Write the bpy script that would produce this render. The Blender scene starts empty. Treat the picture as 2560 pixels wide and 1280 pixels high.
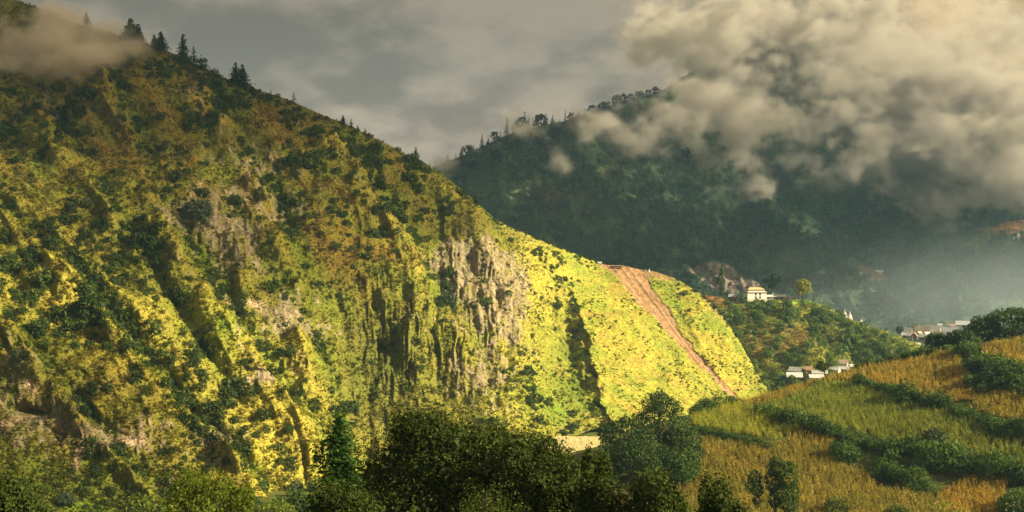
import bpy, math, random
import numpy as np

# ------------------------------------------------------------------ camera
SC = bpy.context.scene
COL = SC.collection
F = 2745.0                      # focal length in photo pixels (photo 2560 x 1280)


def P(px, py, d):
    """world point seen at photo pixel (px, py) at distance d along +Y (camera at the origin)"""
    return np.array([(px - 1280.0) / F * d, d, (640.0 - py) / F * d])


cam = bpy.data.cameras.new('camera')
cam.sensor_width = 36.0
cam.lens = 36.0 * F / 2560.0
cam.clip_start = 0.5
cam.clip_end = 30000
camo = bpy.data.objects.new('camera', cam)
COL.objects.link(camo)
camo.location = (0, 0, 0)
camo.rotation_euler = (math.radians(90), 0, 0)
SC.camera = camo

# ------------------------------------------------------------------ light
SUN_AZ, SUN_EL = math.radians(106.0), math.radians(28.0)
SUN_DIR = np.array([math.sin(SUN_AZ) * math.cos(SUN_EL), math.cos(SUN_AZ) * math.cos(SUN_EL), math.sin(SUN_EL)])
sl = bpy.data.lights.new('sun', 'SUN')
sl.energy = 5.0
sl.angle = math.radians(0.6)
sl.color = (1.0, 0.84, 0.56)
so = bpy.data.objects.new('sun', sl)
COL.objects.link(so)
from mathutils import Vector, Matrix, Euler
so.rotation_euler = Vector(SUN_DIR).to_track_quat('Z', 'Y').to_euler()
so.location = (200, 0, 400)

SC.view_settings.view_transform = 'Standard'
SC.view_settings.look = 'None'
SC.view_settings.gamma = 1.0
SC.view_settings.use_curve_mapping = False
SC.view_settings.exposure = 1.35
SC.render.engine = 'CYCLES'
cy = SC.cycles
cy.max_bounces = 6
cy.diffuse_bounces = 2
cy.glossy_bounces = 1
cy.transmission_bounces = 2
cy.transparent_max_bounces = 8
cy.volume_bounces = 2
cy.volume_step_rate = 1.0
cy.volume_max_steps = 256
cy.use_denoising = True
cy.sample_clamp_indirect = 4.0
cy.caustics_reflective = False
cy.caustics_refractive = False


# ------------------------------------------------------------------ node helpers
class NT:
    def __init__(s, tree):
        s.t = tree
        s.n = tree.nodes
        s.l = tree.links

    def new(s, typ, **kw):
        n = s.n.new(typ)
        for k, v in kw.items():
            if k == 'inp':
                for i, val in v.items():
                    s.put(n.inputs[i], val)
            else:
                setattr(n, k, v)
        return n

    def put(s, sock, val):
        if isinstance(val, bpy.types.NodeSocket):
            s.l.new(val, sock)
        else:
            sock.default_value = val

    def math(s, op, a, b=0.0, c=0.0, clamp=False):
        n = s.n.new('ShaderNodeMath')
        n.operation = op
        n.use_clamp = clamp
        for i, v in enumerate((a, b, c)):
            s.put(n.inputs[i], v)
        return n.outputs[0]

    def vmath(s, op, a, b=(0, 0, 0)):
        n = s.n.new('ShaderNodeVectorMath')
        n.operation = op
        s.put(n.inputs[0], a)
        if op == 'SCALE':
            s.put(n.inputs['Scale'], b)
        else:
            s.put(n.inputs[1], b)
        return n.outputs['Value'] if op in ('DOT_PRODUCT', 'LENGTH', 'DISTANCE') else n.outputs[0]

    def maprange(s, v, a, b, c=0.0, d=1.0, smooth=True):
        n = s.n.new('ShaderNodeMapRange')
        n.interpolation_type = 'SMOOTHSTEP' if smooth else 'LINEAR'
        n.clamp = True if not smooth else n.clamp
        for i, x in zip((0, 1, 2, 3, 4), (v, a, b, c, d)):
            s.put(n.inputs[i], x)
        return n.outputs[0]

    def noise(s, vec, scale, detail=4.0, rough=0.5, dist=0.0, lac=2.0):
        n = s.n.new('ShaderNodeTexNoise')
        if vec is not None:
            s.put(n.inputs['Vector'], vec)
        n.inputs['Scale'].default_value = scale
        n.inputs['Detail'].default_value = detail
        n.inputs['Roughness'].default_value = rough
        n.inputs['Lacunarity'].default_value = lac
        n.inputs['Distortion'].default_value = dist
        return n.outputs[0]

    def mix(s, f, a, b, blend='MIX'):
        n = s.n.new('ShaderNodeMix')
        n.data_type = 'RGBA'
        n.blend_type = blend
        n.clamp_factor = True
        s.put(n.inputs[0], f)
        for k, v in ((6, a), (7, b)):
            if isinstance(v, (tuple, list)) and len(v) == 3:
                v = (*v, 1.0)
            s.put(n.inputs[k], v)
        return n.outputs[2]


# ------------------------------------------------------------------ sky
W = bpy.data.worlds.new('World')
SC.world = W
W.use_nodes = True
g = NT(W.node_tree)
g.n.clear()
sky = g.new('ShaderNodeTexSky', sky_type='NISHITA', sun_disc=False)
sky.sun_elevation = SUN_EL
sky.sun_rotation = SUN_AZ
sky.altitude = 2500
bg_sky = g.new('ShaderNodeBackground', inp={0: sky.outputs[0], 1: 0.06})
tc = g.new('ShaderNodeTexCoord')
dv = tc.outputs['Generated']
# clouds seen in perspective: stretch the vertical so that banks lie flat near the horizon
mp = g.new('ShaderNodeMapping', inp={0: dv})
mp.inputs['Scale'].default_value = (1.0, 1.0, 1.9)
big = g.noise(mp.outputs[0], 3.4, 3.0, 0.5, 0.0)
med = g.noise(mp.outputs[0], 9.0, 8.0, 0.55, 0.12)
sunside = g.vmath('DOT_PRODUCT', dv, tuple(Vector((math.sin(math.radians(72)), math.cos(math.radians(72)), 0.38)).normalized()))
glow = g.maprange(sunside, 0.40, 0.88, 0.0, 1.0)
fine = g.noise(mp.outputs[0], 26.0, 6.0, 0.6, 0.2)
shape = g.math('ADD', g.math('ADD', g.math('MULTIPLY', big, 0.42), g.math('MULTIPLY', med, 0.42)), g.math('MULTIPLY', fine, 0.16))
bright = g.maprange(shape, 0.43, 0.57, 0.0, 1.0)
cold = g.mix(bright, (0.078, 0.061, 0.043), (0.165, 0.130, 0.088))
warm = g.mix(bright, (0.27, 0.175, 0.072), (0.70, 0.43, 0.155))
sep = g.new('ShaderNodeSeparateXYZ', inp={0: dv})
low = g.maprange(sep.outputs[2], 0.05, 0.21, 1.45, 0.85)
ccol = g.mix(glow, g.vmath('SCALE', cold, low), warm)
bg_cl = g.new('ShaderNodeBackground', inp={0: ccol, 1: 1.0})
ms = g.new('ShaderNodeMixShader', inp={0: 0.97, 1: bg_sky.outputs[0], 2: bg_cl.outputs[0]})
wo = g.new('ShaderNodeOutputWorld')
g.l.new(ms.outputs[0], wo.inputs[0])


# ------------------------------------------------------------------ numpy noise
def _hash(ix, iy, iz, seed):
    h = (ix.astype(np.uint32) * np.uint32(374761393) + iy.astype(np.uint32) * np.uint32(668265263)
         + iz.astype(np.uint32) * np.uint32(2147483647) + np.uint32(seed * 974711 & 0xffffffff))
    h = (h ^ (h >> np.uint32(13))) * np.uint32(1274126177)
    h = h ^ (h >> np.uint32(16))
    return (h & np.uint32(0xffffff)).astype(np.float32) / np.float32(0xffffff)


def vnoise(x, y, z, seed=0):
    x = np.asarray(x, np.float32); y = np.asarray(y, np.float32); z = np.asarray(z, np.float32)
    x, y, z = np.broadcast_arrays(x, y, z)
    ix = np.floor(x); iy = np.floor(y); iz = np.floor(z)
    fx = x - ix; fy = y - iy; fz = z - iz
    ix = ix.astype(np.int64); iy = iy.astype(np.int64); iz = iz.astype(np.int64)
    u = fx * fx * (3 - 2 * fx); v = fy * fy * (3 - 2 * fy); w = fz * fz * (3 - 2 * fz)
    r = 0
    for a in (0, 1):
        for b in (0, 1):
            for c in (0, 1):
                h = _hash(ix + a, iy + b, iz + c, seed)
                r = r + h * (u if a else 1 - u) * (v if b else 1 - v) * (w if c else 1 - w)
    return r * 2 - 1


def fbm(x, y, z, octs=5, gain=0.5, lac=2.03, seed=0):
    r = 0; a = 1.0; t = 0
    for o in range(octs):
        r = r + a * vnoise(x, y, z, seed + o * 17)
        t += a; a *= gain
        x = x * lac + 11.3; y = y * lac + 5.7; z = z * lac + 3.1
    return r / t


def ridged(x, y, z, octs=4, gain=0.5, lac=2.1, seed=0):
    r = 0; a = 1.0; t = 0
    for o in range(octs):
        n = 1 - np.abs(vnoise(x, y, z, seed + o * 13)) * 1.6
        r = r + a * n
        t += a; a *= gain
        x = x * lac + 7.7; y = y * lac + 1.9; z = z * lac + 4.3
    return r / t


def sstep(a, b, x):
    t = np.clip((x - a) / (b - a), 0, 1)
    return t * t * (3 - 2 * t)


def blob(px, py, cx, cy, rx, ry, deg=0.0):
    c, s = math.cos(math.radians(deg)), math.sin(math.radians(deg))
    dx, dy = px - cx, py - cy
    return np.exp(-(((dx * c + dy * s) / rx) ** 2 + ((-dx * s + dy * c) / ry) ** 2))


def lerp3(a, b, t):
    return a + (b - a) * t[..., None]


# ------------------------------------------------------------------ mesh helpers
def mesh_np(name, V, Q, smooth=True, attrs=None, mat=None, matidx=None):
    """mesh from vertex array V (n,3) and face array Q (m,k)"""
    V = np.asarray(V, np.float32); Q = np.asarray(Q, np.int32)
    me = bpy.data.meshes.new(name)
    n, m, k = len(V), len(Q), Q.shape[1]
    me.vertices.add(n)
    me.vertices.foreach_set('co', V.ravel())
    me.loops.add(m * k)
    me.loops.foreach_set('vertex_index', Q.ravel())
    me.polygons.add(m)
    me.polygons.foreach_set('loop_start', np.arange(0, m * k, k, dtype=np.int32))
    me.update(calc_edges=True)
    me.polygons.foreach_set('use_smooth', np.full(m, smooth, bool))
    for an, arr in (attrs or {}).items():
        arr = np.asarray(arr, np.float32)
        if arr.ndim == 2:
            a = me.attributes.new(an, 'FLOAT_COLOR', 'POINT')
            if arr.shape[1] == 3:
                arr = np.concatenate([arr, np.ones((len(arr), 1), np.float32)], 1)
            a.data.foreach_set('color', arr.ravel())
        else:
            a = me.attributes.new(an, 'FLOAT', 'POINT')
            a.data.foreach_set('value', arr)
    for mt in (mat if isinstance(mat, (list, tuple)) else [mat]):
        if mt is not None:
            me.materials.append(mt)
    if matidx is not None:
        me.polygons.foreach_set('material_index', np.asarray(matidx, np.int32))
    me.validate()
    return me


def grid_quads(nr, nc):
    i = np.arange(nr - 1)[:, None]; j = np.arange(nc - 1)[None, :]
    a = i * nc + j
    return np.stack([a, a + nc, a + nc + 1, a + 1], -1).reshape(-1, 4)


def link(name, me, parent=None, loc=None, rot=None, scl=None):
    o = bpy.data.objects.new(name, me)
    COL.objects.link(o)
    if parent is not None:
        o.parent = parent
    if loc is not None:
        o.location = [float(x) for x in loc]
    if rot is not None:
        o.rotation_euler = rot
    if scl is not None:
        o.scale = (scl,) * 3 if np.isscalar(scl) else scl
    return o


def tag(o, label=None, cat=None, group=None, kind=None):
    for k, v in (('label', label), ('category', cat), ('group', group), ('kind', kind)):
        if v:
            o[k] = v
    return o


def thing(name, loc, label, cat, group=None, rz=0.0, scl=1.0):
    o = link(name, None, loc=loc, rot=(0, 0, rz), scl=scl)
    o.empty_display_size = 0.5
    return tag(o, label, cat, group)


# ------------------------------------------------------------------ materials
def mat_new(name):
    m = bpy.data.materials.new(name)
    m.use_nodes = True
    t = NT(m.node_tree)
    t.n.clear()
    out = t.new('ShaderNodeOutputMaterial')
    return m, t, out


def mat_terrain(name, scale=1.0, bump=0.6, contrast=0.55):
    """albedo from the 'col' attribute broken up by fine grass and soil grain"""
    m, t, out = mat_new(name)
    at = t.new('ShaderNodeAttribute', attribute_name='col')
    geo = t.new('ShaderNodeNewGeometry')
    pos = geo.outputs['Position']
    n1 = t.noise(pos, 0.9 * scale, 4.0, 0.65)
    n2 = t.noise(pos, 0.22 * scale, 4.0, 0.6)
    f = t.math('MULTIPLY', t.maprange(n1, 0.28, 0.72, 1 - contrast, 1 + contrast, False),
               t.maprange(n2, 0.3, 0.7, 0.75, 1.25, False))
    c = t.vmath('SCALE', at.outputs['Color'], f)
    bs = t.new('ShaderNodeBsdfPrincipled', inp={'Base Color': c, 'Roughness': 0.95})
    bs.inputs['Specular IOR Level'].default_value = 0.1
    bn = t.math('ADD', t.math('MULTIPLY', n1, 1.0 / scale), t.math('MULTIPLY', n2, 2.5 / scale))
    bp = t.new('ShaderNodeBump', inp={'Height': bn, 'Strength': bump, 'Distance': 1.0})
    t.l.new(bp.outputs[0], bs.inputs['Normal'])
    t.l.new(bs.outputs[0], out.inputs[0])
    return m


def mat_leaf(name, dark, light, trans=0.35, rnd=0.5, instancer=False, gloss=0.15):
    """foliage: colour between dark and light by leaf ('v') and by plant (random)"""
    m, t, out = mat_new(name)
    at = t.new('ShaderNodeAttribute', attribute_name='v')
    oi = t.new('ShaderNodeObjectInfo')
    f = t.math('ADD', t.math('MULTIPLY', at.outputs['Fac'], 1 - rnd), t.math('MULTIPLY', oi.outputs['Random'], rnd))
    c = t.mix(f, dark, light)
    if instancer:
        ti = t.new('ShaderNodeAttribute', attribute_name='tint', attribute_type='INSTANCER')
        c = t.mix(1.0, c, ti.outputs['Color'], 'MULTIPLY')
    d = t.new('ShaderNodeBsdfPrincipled', inp={'Base Color': c, 'Roughness': 0.55})
    d.inputs['Specular IOR Level'].default_value = gloss
    tr = t.new('ShaderNodeBsdfTranslucent', inp={0: t.mix(0.35, c, (0.9, 1.0, 0.1), 'MULTIPLY')})
    mx = t.new('ShaderNodeMixShader', inp={0: trans, 1: d.outputs[0], 2: tr.outputs[0]})
    t.l.new(mx.outputs[0], out.inputs[0])
    return m


def mat_plain(name, col, rough=0.8, var=0.2, scale=1.0, bump=0.0, spec=0.2, metal=0.0):
    m, t, out = mat_new(name)
    tcn = t.new('ShaderNodeTexCoord')
    n = t.noise(tcn.outputs['Object'], scale, 5.0, 0.6)
    f = t.maprange(n, 0.25, 0.75, 1 - var, 1 + var, False)
    c = t.vmath('SCALE', t.new('ShaderNodeRGB').outputs[0], f)
    t.n[-1] if False else None
    for nd in t.n:
        if nd.type == 'RGB':
            nd.outputs[0].default_value = (*col, 1)
    bs = t.new('ShaderNodeBsdfPrincipled', inp={'Base Color': c, 'Roughness': rough, 'Metallic': metal})
    bs.inputs['Specular IOR Level'].default_value = spec
    if bump:
        bp = t.new('ShaderNodeBump', inp={'Height': n, 'Strength': bump})
        t.l.new(bp.outputs[0], bs.inputs['Normal'])
    t.l.new(bs.outputs[0], out.inputs[0])
    return m


M_TERR = mat_terrain('mountain_ground', 1.0, 0.7)
M_FAR = mat_terrain('far_mountain_ground', 0.35, 0.8)
M_FIELD = mat_terrain('field_soil', 2.0, 0.5)
M_SHRUB = mat_leaf('shrub_leaves', (0.018, 0.040, 0.010), (0.075, 0.115, 0.018), 0.25, 0.55)
M_SHRUB_I = mat_leaf('shrub_leaves_scattered', (0.018, 0.040, 0.010), (0.075, 0.115, 0.018), 0.25, 0.55, True)
M_SPUR = mat_leaf('spur_leaves', (0.036, 0.078, 0.016), (0.180, 0.255, 0.040), 0.3, 0.55)
M_PINE = mat_leaf('pine_needles', (0.010, 0.026, 0.012), (0.035, 0.062, 0.022), 0.15, 0.4)
M_PINE_B = mat_leaf('fresh_pine_needles', (0.020, 0.060, 0.012), (0.095, 0.200, 0.030), 0.3, 0.2)
M_FOREST = mat_leaf('forest_leaves', (0.028, 0.068, 0.044), (0.105, 0.190, 0.090), 0.2, 0.6, True)
M_OAK = mat_leaf('dark_broad_leaves', (0.018, 0.040, 0.008), (0.140, 0.190, 0.034), 0.25, 0.1, gloss=0.12)
M_LIME = mat_leaf('lime_leaves', (0.085, 0.135, 0.016), (0.280, 0.340, 0.030), 0.45, 0.2)
M_MID = mat_leaf('mid_green_leaves', (0.020, 0.048, 0.013), (0.105, 0.165, 0.030), 0.3, 0.3)
M_HEDGE = mat_leaf('hedge_leaves', (0.026, 0.064, 0.014), (0.120, 0.200, 0.034), 0.3, 0.45)
M_YEL = mat_leaf('yellow_leaves', (0.16, 0.19, 0.02), (0.38, 0.36, 0.06), 0.4, 0.1)
M_GREY = mat_leaf('grey_green_leaves', (0.035, 0.055, 0.030), (0.10, 0.14, 0.07), 0.25, 0.2)
M_TUFT = mat_leaf('grass_tufts', (0.8, 0.8, 0.8), (1.3, 1.3, 1.2), 0.3, 0.5, True)
M_BARK = mat_plain('bark', (0.075, 0.055, 0.038), 0.9, 0.4, 3.0, 0.4)


# ------------------------------------------------------------------ terrain lofts
def interp_row(row, px):
    row = np.array(row, float)
    y = np.interp(px, row[:, 0], row[:, 1])
    d = np.interp(px, row[:, 0], row[:, 2])
    return y, d


def smooth1(a, w):
    if w <= 0:
        return a
    k = np.exp(-np.linspace(-2, 2, 2 * w + 1) ** 2)
    k /= k.sum()
    return np.convolve(np.pad(a, w, mode='edge'), k, mode='valid')


class Loft:
    """a hillside surface between profile lines (crest first); displaced afterwards"""

    def __init__(s, px, rows, nv, sm=6, back=(70, 12, 320, 190)):
        s.px = np.asarray(px, float)
        R = [[smooth1(a, sm if i else max(2, sm // 3)) for a in interp_row(r, s.px)] for i, r in enumerate(rows)]
        k = len(R)
        seg = np.linspace(0, k - 1, nv)
        pys = np.stack([r[0] for r in R]); ds = np.stack([r[1] for r in R])

        def cub(A):
            T = np.zeros_like(A)
            dA = np.diff(A, axis=0)
            T[0] = dA[0]; T[-1] = dA[-1]
            for q in range(1, k - 1):
                T[q] = np.where(dA[q - 1] * dA[q] > 0, 2 * dA[q - 1] * dA[q] / (dA[q - 1] + dA[q] + 1e-9), 0)
            i = np.clip(np.floor(seg).astype(int), 0, k - 2)
            t = (seg - i)[:, None]
            return ((2 * t ** 3 - 3 * t ** 2 + 1) * A[i] + (t ** 3 - 2 * t ** 2 + t) * T[i]
                    + (-2 * t ** 3 + 3 * t ** 2) * A[i + 1] + (t ** 3 - t ** 2) * T[i + 1])
        s.PY = cub(pys); D = cub(ds)
        s.PX = np.broadcast_to(s.px, s.PY.shape).copy()
        s.V = np.broadcast_to(np.linspace(0, 1, nv)[:, None], s.PY.shape).copy()
        s.X = (s.PX - 1280) / F * D; s.Y = D.copy(); s.Z = (640 - s.PY) / F * D
        s.nb = 0
        s.back = back

    def push(s, amount, dirv=(0.1, -0.8, 0.6)):
        dv_ = np.array(dirv) / np.linalg.norm(dirv)
        s.X += amount * dv_[0]; s.Y += amount * dv_[1]; s.Z += amount * dv_[2]

    def build(s, name, mat, colr):
        nv, nc = s.PY.shape
        X, Y, Z, C = s.X, s.Y, s.Z, colr
        if s.back:
            d1, z1, d2, z2 = s.back
            bx = [X[0], X[0]]; by = [Y[0] + d2, Y[0] + d1]; bz = [Z[0] - z2, Z[0] - z1]
            X = np.vstack([bx, X]); Y = np.vstack([by, Y]); Z = np.vstack([bz, Z])
            C = np.concatenate([C[:1], C[:1], C], 0)
            nv += 2
        V = np.stack([X, Y, Z], -1).reshape(-1, 3)
        me = mesh_np(name, V, grid_quads(nv, nc), True, {'col': C.reshape(-1, 3)}, mat)
        o = link(name, me)
        o['kind'] = 'structure'
        s.qx = s.X / s.Y * F + 1280; s.qy = 640 - s.Z / s.Y * F
        dXu = np.gradient(s.X, axis=1), np.gradient(s.Y, axis=1), np.gradient(s.Z, axis=1)
        return o

    def at(s, px, py):
        """surface point nearest to where it shows at photo pixel (px, py)"""
        e = (s.qx - px) ** 2 + (s.qy - py) ** 2
        i = int(np.argmin(e))
        return np.array([s.X.flat[i], s.Y.flat[i], s.Z.flat[i]])

    def pick(s, prob, n, rng):
        """n random surface vertices, weighted by prob (per unit of picture area)"""
        area = np.abs(np.gradient(s.PX, axis=1) * np.gradient(s.PY, axis=0))
        w = (np.clip(prob, 0, None) * area).ravel()
        cdf = np.cumsum(w); cdf /= cdf[-1]
        idx = np.searchsorted(cdf, rng.random(n))
        idx = np.clip(idx, 0, w.size - 1)
        return idx, np.stack([s.X.flat[idx], s.Y.flat[idx], s.Z.flat[idx]], -1)


def cols(*segs):
    """column positions: (start, stop, step) runs"""
    a = []
    for s0, s1, st in segs:
        a.append(np.arange(s0, s1, st))
    return np.concatenate(a)


RNG = np.random.default_rng(7)

# ---- the big left mountain with the landslide nose
A_rows = [
    [(-420, -170, 860), (-200, -70, 850), (0, -15, 840), (100, 22, 835), (200, 62, 830), (330, 97, 825), (400, 120, 830),
     (470, 152, 835), (540, 187, 838), (620, 215, 842), (700, 240, 846), (850, 303, 860), (950, 350, 868), (1040, 398, 876),
     (1100, 432, 880), (1170, 490, 885), (1240, 552, 890), (1290, 577, 900), (1400, 620, 915), (1480, 650, 925), (1510, 662, 925),
     (1560, 664, 925), (1590, 672, 925), (1640, 680, 922), (1690, 696, 918), (1760, 741, 905), (1800, 781, 895), (1840, 838, 885),
     (1878, 905, 872), (1902, 950, 864), (1918, 990, 860)],
    [(-420, 300, 690), (0, 420, 690), (330, 470, 700), (600, 520, 730), (850, 580, 760), (1000, 600, 775), (1170, 670, 800),
     (1300, 720, 825), (1500, 780, 850), (1650, 820, 862), (1760, 860, 865), (1840, 900, 865), (1880, 925, 862), (1918, 990, 858)],
    [(-420, 850, 520), (0, 900, 530), (330, 920, 560), (600, 930, 600), (850, 930, 640), (1000, 900, 680), (1170, 920, 715),
     (1300, 930, 735), (1500, 930, 775), (1650, 940, 810), (1760, 950, 830), (1840, 965, 848), (1880, 975, 854), (1918, 1000, 856)],
    [(-420, 1330, 420), (0, 1380, 425), (400, 1410, 455), (700, 1400, 485), (900, 1290, 545), (1200, 1125, 630), (1450, 1105, 655),
     (1700, 1045, 770), (1800, 1030, 800), (1918, 1012, 850)],
]
A = Loft(cols((-420, -20, 12), (-20, 1918.1, 2.05)), A_rows, 430, sm=40, back=(70, 25, 320, 260))
PX, PY, V = A.PX, A.PY, A.V
crestfade = sstep(0.0, 0.10, V)
skew = 0.85 - 0.68 * sstep(520, 900, PX) + 0.66 * sstep(1300, 1480, PX)
q = PX - skew * (PY - 700)
warp = 120 * fbm(PX / 300, PY / 300, 0.3, 4, 0.55, seed=3)
gul = ridged((q + warp) / 190, PY / 620, 0.5, 3, 0.45, seed=21)          # spines and gullies down the fall line
leftw = 1 - sstep(1250, 1420, PX)
lowfade = 1 - 0.6 * sstep(0.6, 0.85, V) * (1 - sstep(750, 850, PX))
A.push((gul - 0.45) * (17 * leftw + 4) * crestfade * lowfade)
spines = [([180, 400, 590, 700, 810, 1010, 1200], [250, 330, 420, 490, 560, 705, 820]), ([480, 560, 660, 780, 900, 1010, 1130, 1280], [-90, 0, 130, 245, 330, 425, 555, 690]),
          ([330, 470, 570, 760, 900, 1010, 1150], [480, 520, 570, 690, 770, 800, 800]), ([220, 330, 420, 520, 620, 720, 850, 1000], [60, 120, 195, 260, 330, 375, 440, 540]),
          ([180, 330, 470, 600, 700, 800], [480, 560, 640, 690, 740, 800]), ([290, 400, 500, 620, 680, 800], [780, 860, 930, 1000, 1040, 1055]),
          ([760, 850, 960, 1080, 1200, 1290], [-80, 30, 120, 220, 330, 420]), ([420, 480, 560, 640], [1060, 1120, 1180, 1215])]
wob = 46 * fbm(PX / 80, PY / 80, 4.4, 4, 0.6, seed=25)
ribamp = np.clip(.55 + 1.5 * fbm(PX / 120, PY / 90, 8.8, 3, .55, seed=26), .1, 1.3)
rib = np.zeros_like(PX); ribgully = np.zeros_like(PX)
for ys_, xs_ in spines:
    s_ = PX + wob - np.interp(PY, ys_, xs_)
    fade_ = sstep(ys_[0] - 40, ys_[0] + 80, PY) * (1 - sstep(ys_[-1] - 80, ys_[-1] + 40, PY))
    prof = np.where(s_ < 0, np.exp(s_ / 95.0), np.exp(-s_ / 26.0))
    rib = np.maximum(rib, prof * fade_)
    ribgully = np.maximum(ribgully, np.exp(-((s_ - 44) / 30.0) ** 2) * fade_)
rib = rib * ribamp; ribgully = ribgully * (.4 + .6 * ribamp)
A.push((14 * rib - 6 * ribgully) * crestfade)
gul2 = ridged((q + 0.8 * warp) / 62, PY / 190, 2.5, 2, 0.5, seed=5)
A.push((gul2 - 0.45) * (4.2 * leftw + 1.2) * crestfade * lowfade)
cliff = np.clip(blob(PX, PY, 1200, 850, 130, 190) + blob(PX, PY, 1120, 690, 90, 70) + blob(PX, PY, 1050, 900, 60, 140), 0, 1)
# the cliff bulges out and its west side falls back into the dark ravine
A.push(26 * blob(PX, PY, 1215, 840, 120, 230, 0) * crestfade, (0.15, -1, 0.1))
A.push(-24 * blob(PX, PY, 925, 900, 130, 300, 0) * crestfade, (0.0, -1, 0.2))
A.push(-10 * blob(PX, PY, 1095, 1000, 40, 120, 12) * crestfade, (0, -1, 0))
# vertical fluting of the rock
fl = ridged(PX / 19 + 0.4 * fbm(PX / 60, PY / 60, 1, 2, seed=8), PY / 110, 4.1, 3, 0.6, seed=31)
A.push((fl - 0.4) * (5 * cliff + 6 * blob(PX, PY, 930, 930, 130, 200)) * crestfade, (0, -1, 0.1))
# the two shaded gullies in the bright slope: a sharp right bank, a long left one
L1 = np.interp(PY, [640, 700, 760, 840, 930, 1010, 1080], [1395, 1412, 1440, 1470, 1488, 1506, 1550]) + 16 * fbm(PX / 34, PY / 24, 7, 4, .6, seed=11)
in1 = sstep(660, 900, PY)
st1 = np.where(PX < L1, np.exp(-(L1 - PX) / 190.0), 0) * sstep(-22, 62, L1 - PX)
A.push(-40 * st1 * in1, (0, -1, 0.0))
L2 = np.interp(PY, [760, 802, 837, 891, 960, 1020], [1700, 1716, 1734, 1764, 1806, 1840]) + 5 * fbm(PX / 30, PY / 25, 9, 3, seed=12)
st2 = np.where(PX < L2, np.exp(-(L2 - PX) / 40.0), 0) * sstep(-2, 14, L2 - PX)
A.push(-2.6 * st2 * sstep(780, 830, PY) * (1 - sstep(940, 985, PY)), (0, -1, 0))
# landslide chute
slc = np.interp(PY, [655, 690, 750, 800, 850, 900, 960, 1000], [1558, 1574, 1613, 1657, 1698, 1742, 1803, 1838])
slw = np.interp(PY, [655, 690, 750, 800, 850, 900, 960, 1000], [52, 42, 37, 25, 16, 12, 11, 8])
sd = (PX - slc + 12 * fbm(PX / 20, PY / 20, 2, 4, 0.65, seed=14)) / (slw * (1 + .35 * fbm(PX / 60, PY / 45, 5, 2, seed=15)))
slide = 1 - sstep(0.82, 1.02, np.abs(sd))
A.push(-0.7 * slide * sstep(0.02, 0.1, V), (0, -1, 0.3))
A.push(-0.9 * slide * ridged((PX - 0.72 * PY) / 9, PY / 300, 1, 2, seed=44), (0, -1, 0.3))
# general roughness
wx, wy, wz = A.X.copy(), A.Y.copy(), A.Z.copy()
soft = 1 - 0.65 * sstep(1330, 1480, PX)
A.push(11 * soft * fbm(wx / 55, wy / 55, wz / 55, 4, 0.5, seed=50) * (0.25 + 0.75 * crestfade))
A.push(3.4 * soft * (1 - 0.8 * slide) * fbm(wx / 9, wy / 9, wz / 9, 4, 0.6, seed=60) * (0.3 + 0.7 * crestfade))
gband = in1 * np.exp(-((PX - L1 + 40) / 62.0) ** 2)
A.push(5.5 * gband * fbm(wx / 6, wy / 6, wz / 6, 3, 0.6, seed=66) + 5 * gband * fbm(wx / 16, wy / 16, wz / 16, 2, 0.6, seed=67))
rocky_n = fbm(wx / 30, wy / 30, wz / 38, 4, 0.55, seed=70)
rocksites = (0.54 * blob(PX, PY, 1205, 880, 105, 190) + 0.9 * blob(PX, PY, 1125, 660, 75, 60) + 0.7 * blob(PX, PY, 1255, 700, 70, 80)
             + 0.75 * blob(PX, PY, 700, 800, 120, 80, 25) + 0.55 * blob(PX, PY, 70, 1000, 150, 120) + 0.5 * blob(PX, PY, 560, 640, 90, 120)
             + 0.5 * blob(PX, PY, 640, 480, 200, 140) + 0.5 * blob(PX, PY, 150, 260, 160, 70) + 0.6 * blob(PX, PY, 470, 560, 70, 40)
             + 0.5 * blob(PX, PY, 290, 1120, 160, 60) + 0.65 * blob(PX, PY, 540, 1120, 60, 60) + 0.5 * blob(PX, PY, 480, 240, 60, 40)
             + 0.6 * blob(PX, PY, 660, 985, 60, 22))
rocksites = rocksites * (1 - sstep(1370, 1420, PX))
rock = sstep(0.30, 0.62, rocksites + 0.55 * rocky_n + 0.42 * fbm(PX / 12, PY / 24, 2, 3, 0.6, seed=77))
A.push(3.2 * rock * (ridged(wx / 7, wy / 7, wz / 13, 3, 0.6, seed=80) - 0.4) * crestfade, (0, -1, 0.15))
# hollow under the lower-left overhang and a few dark hollows
for cx, cy_, rx, ry, dep in ((70, 1035, 45, 12, 9), (660, 975, 50, 9, 7), (470, 575, 55, 16, 8), (1160, 650, 14, 24, 5), (210, 960, 20, 10, 4), (420, 1205, 50, 14, 4)):
    A.push(-dep * blob(PX, PY, cx, cy_, rx, ry, 15), (0, -1, 0))

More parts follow.
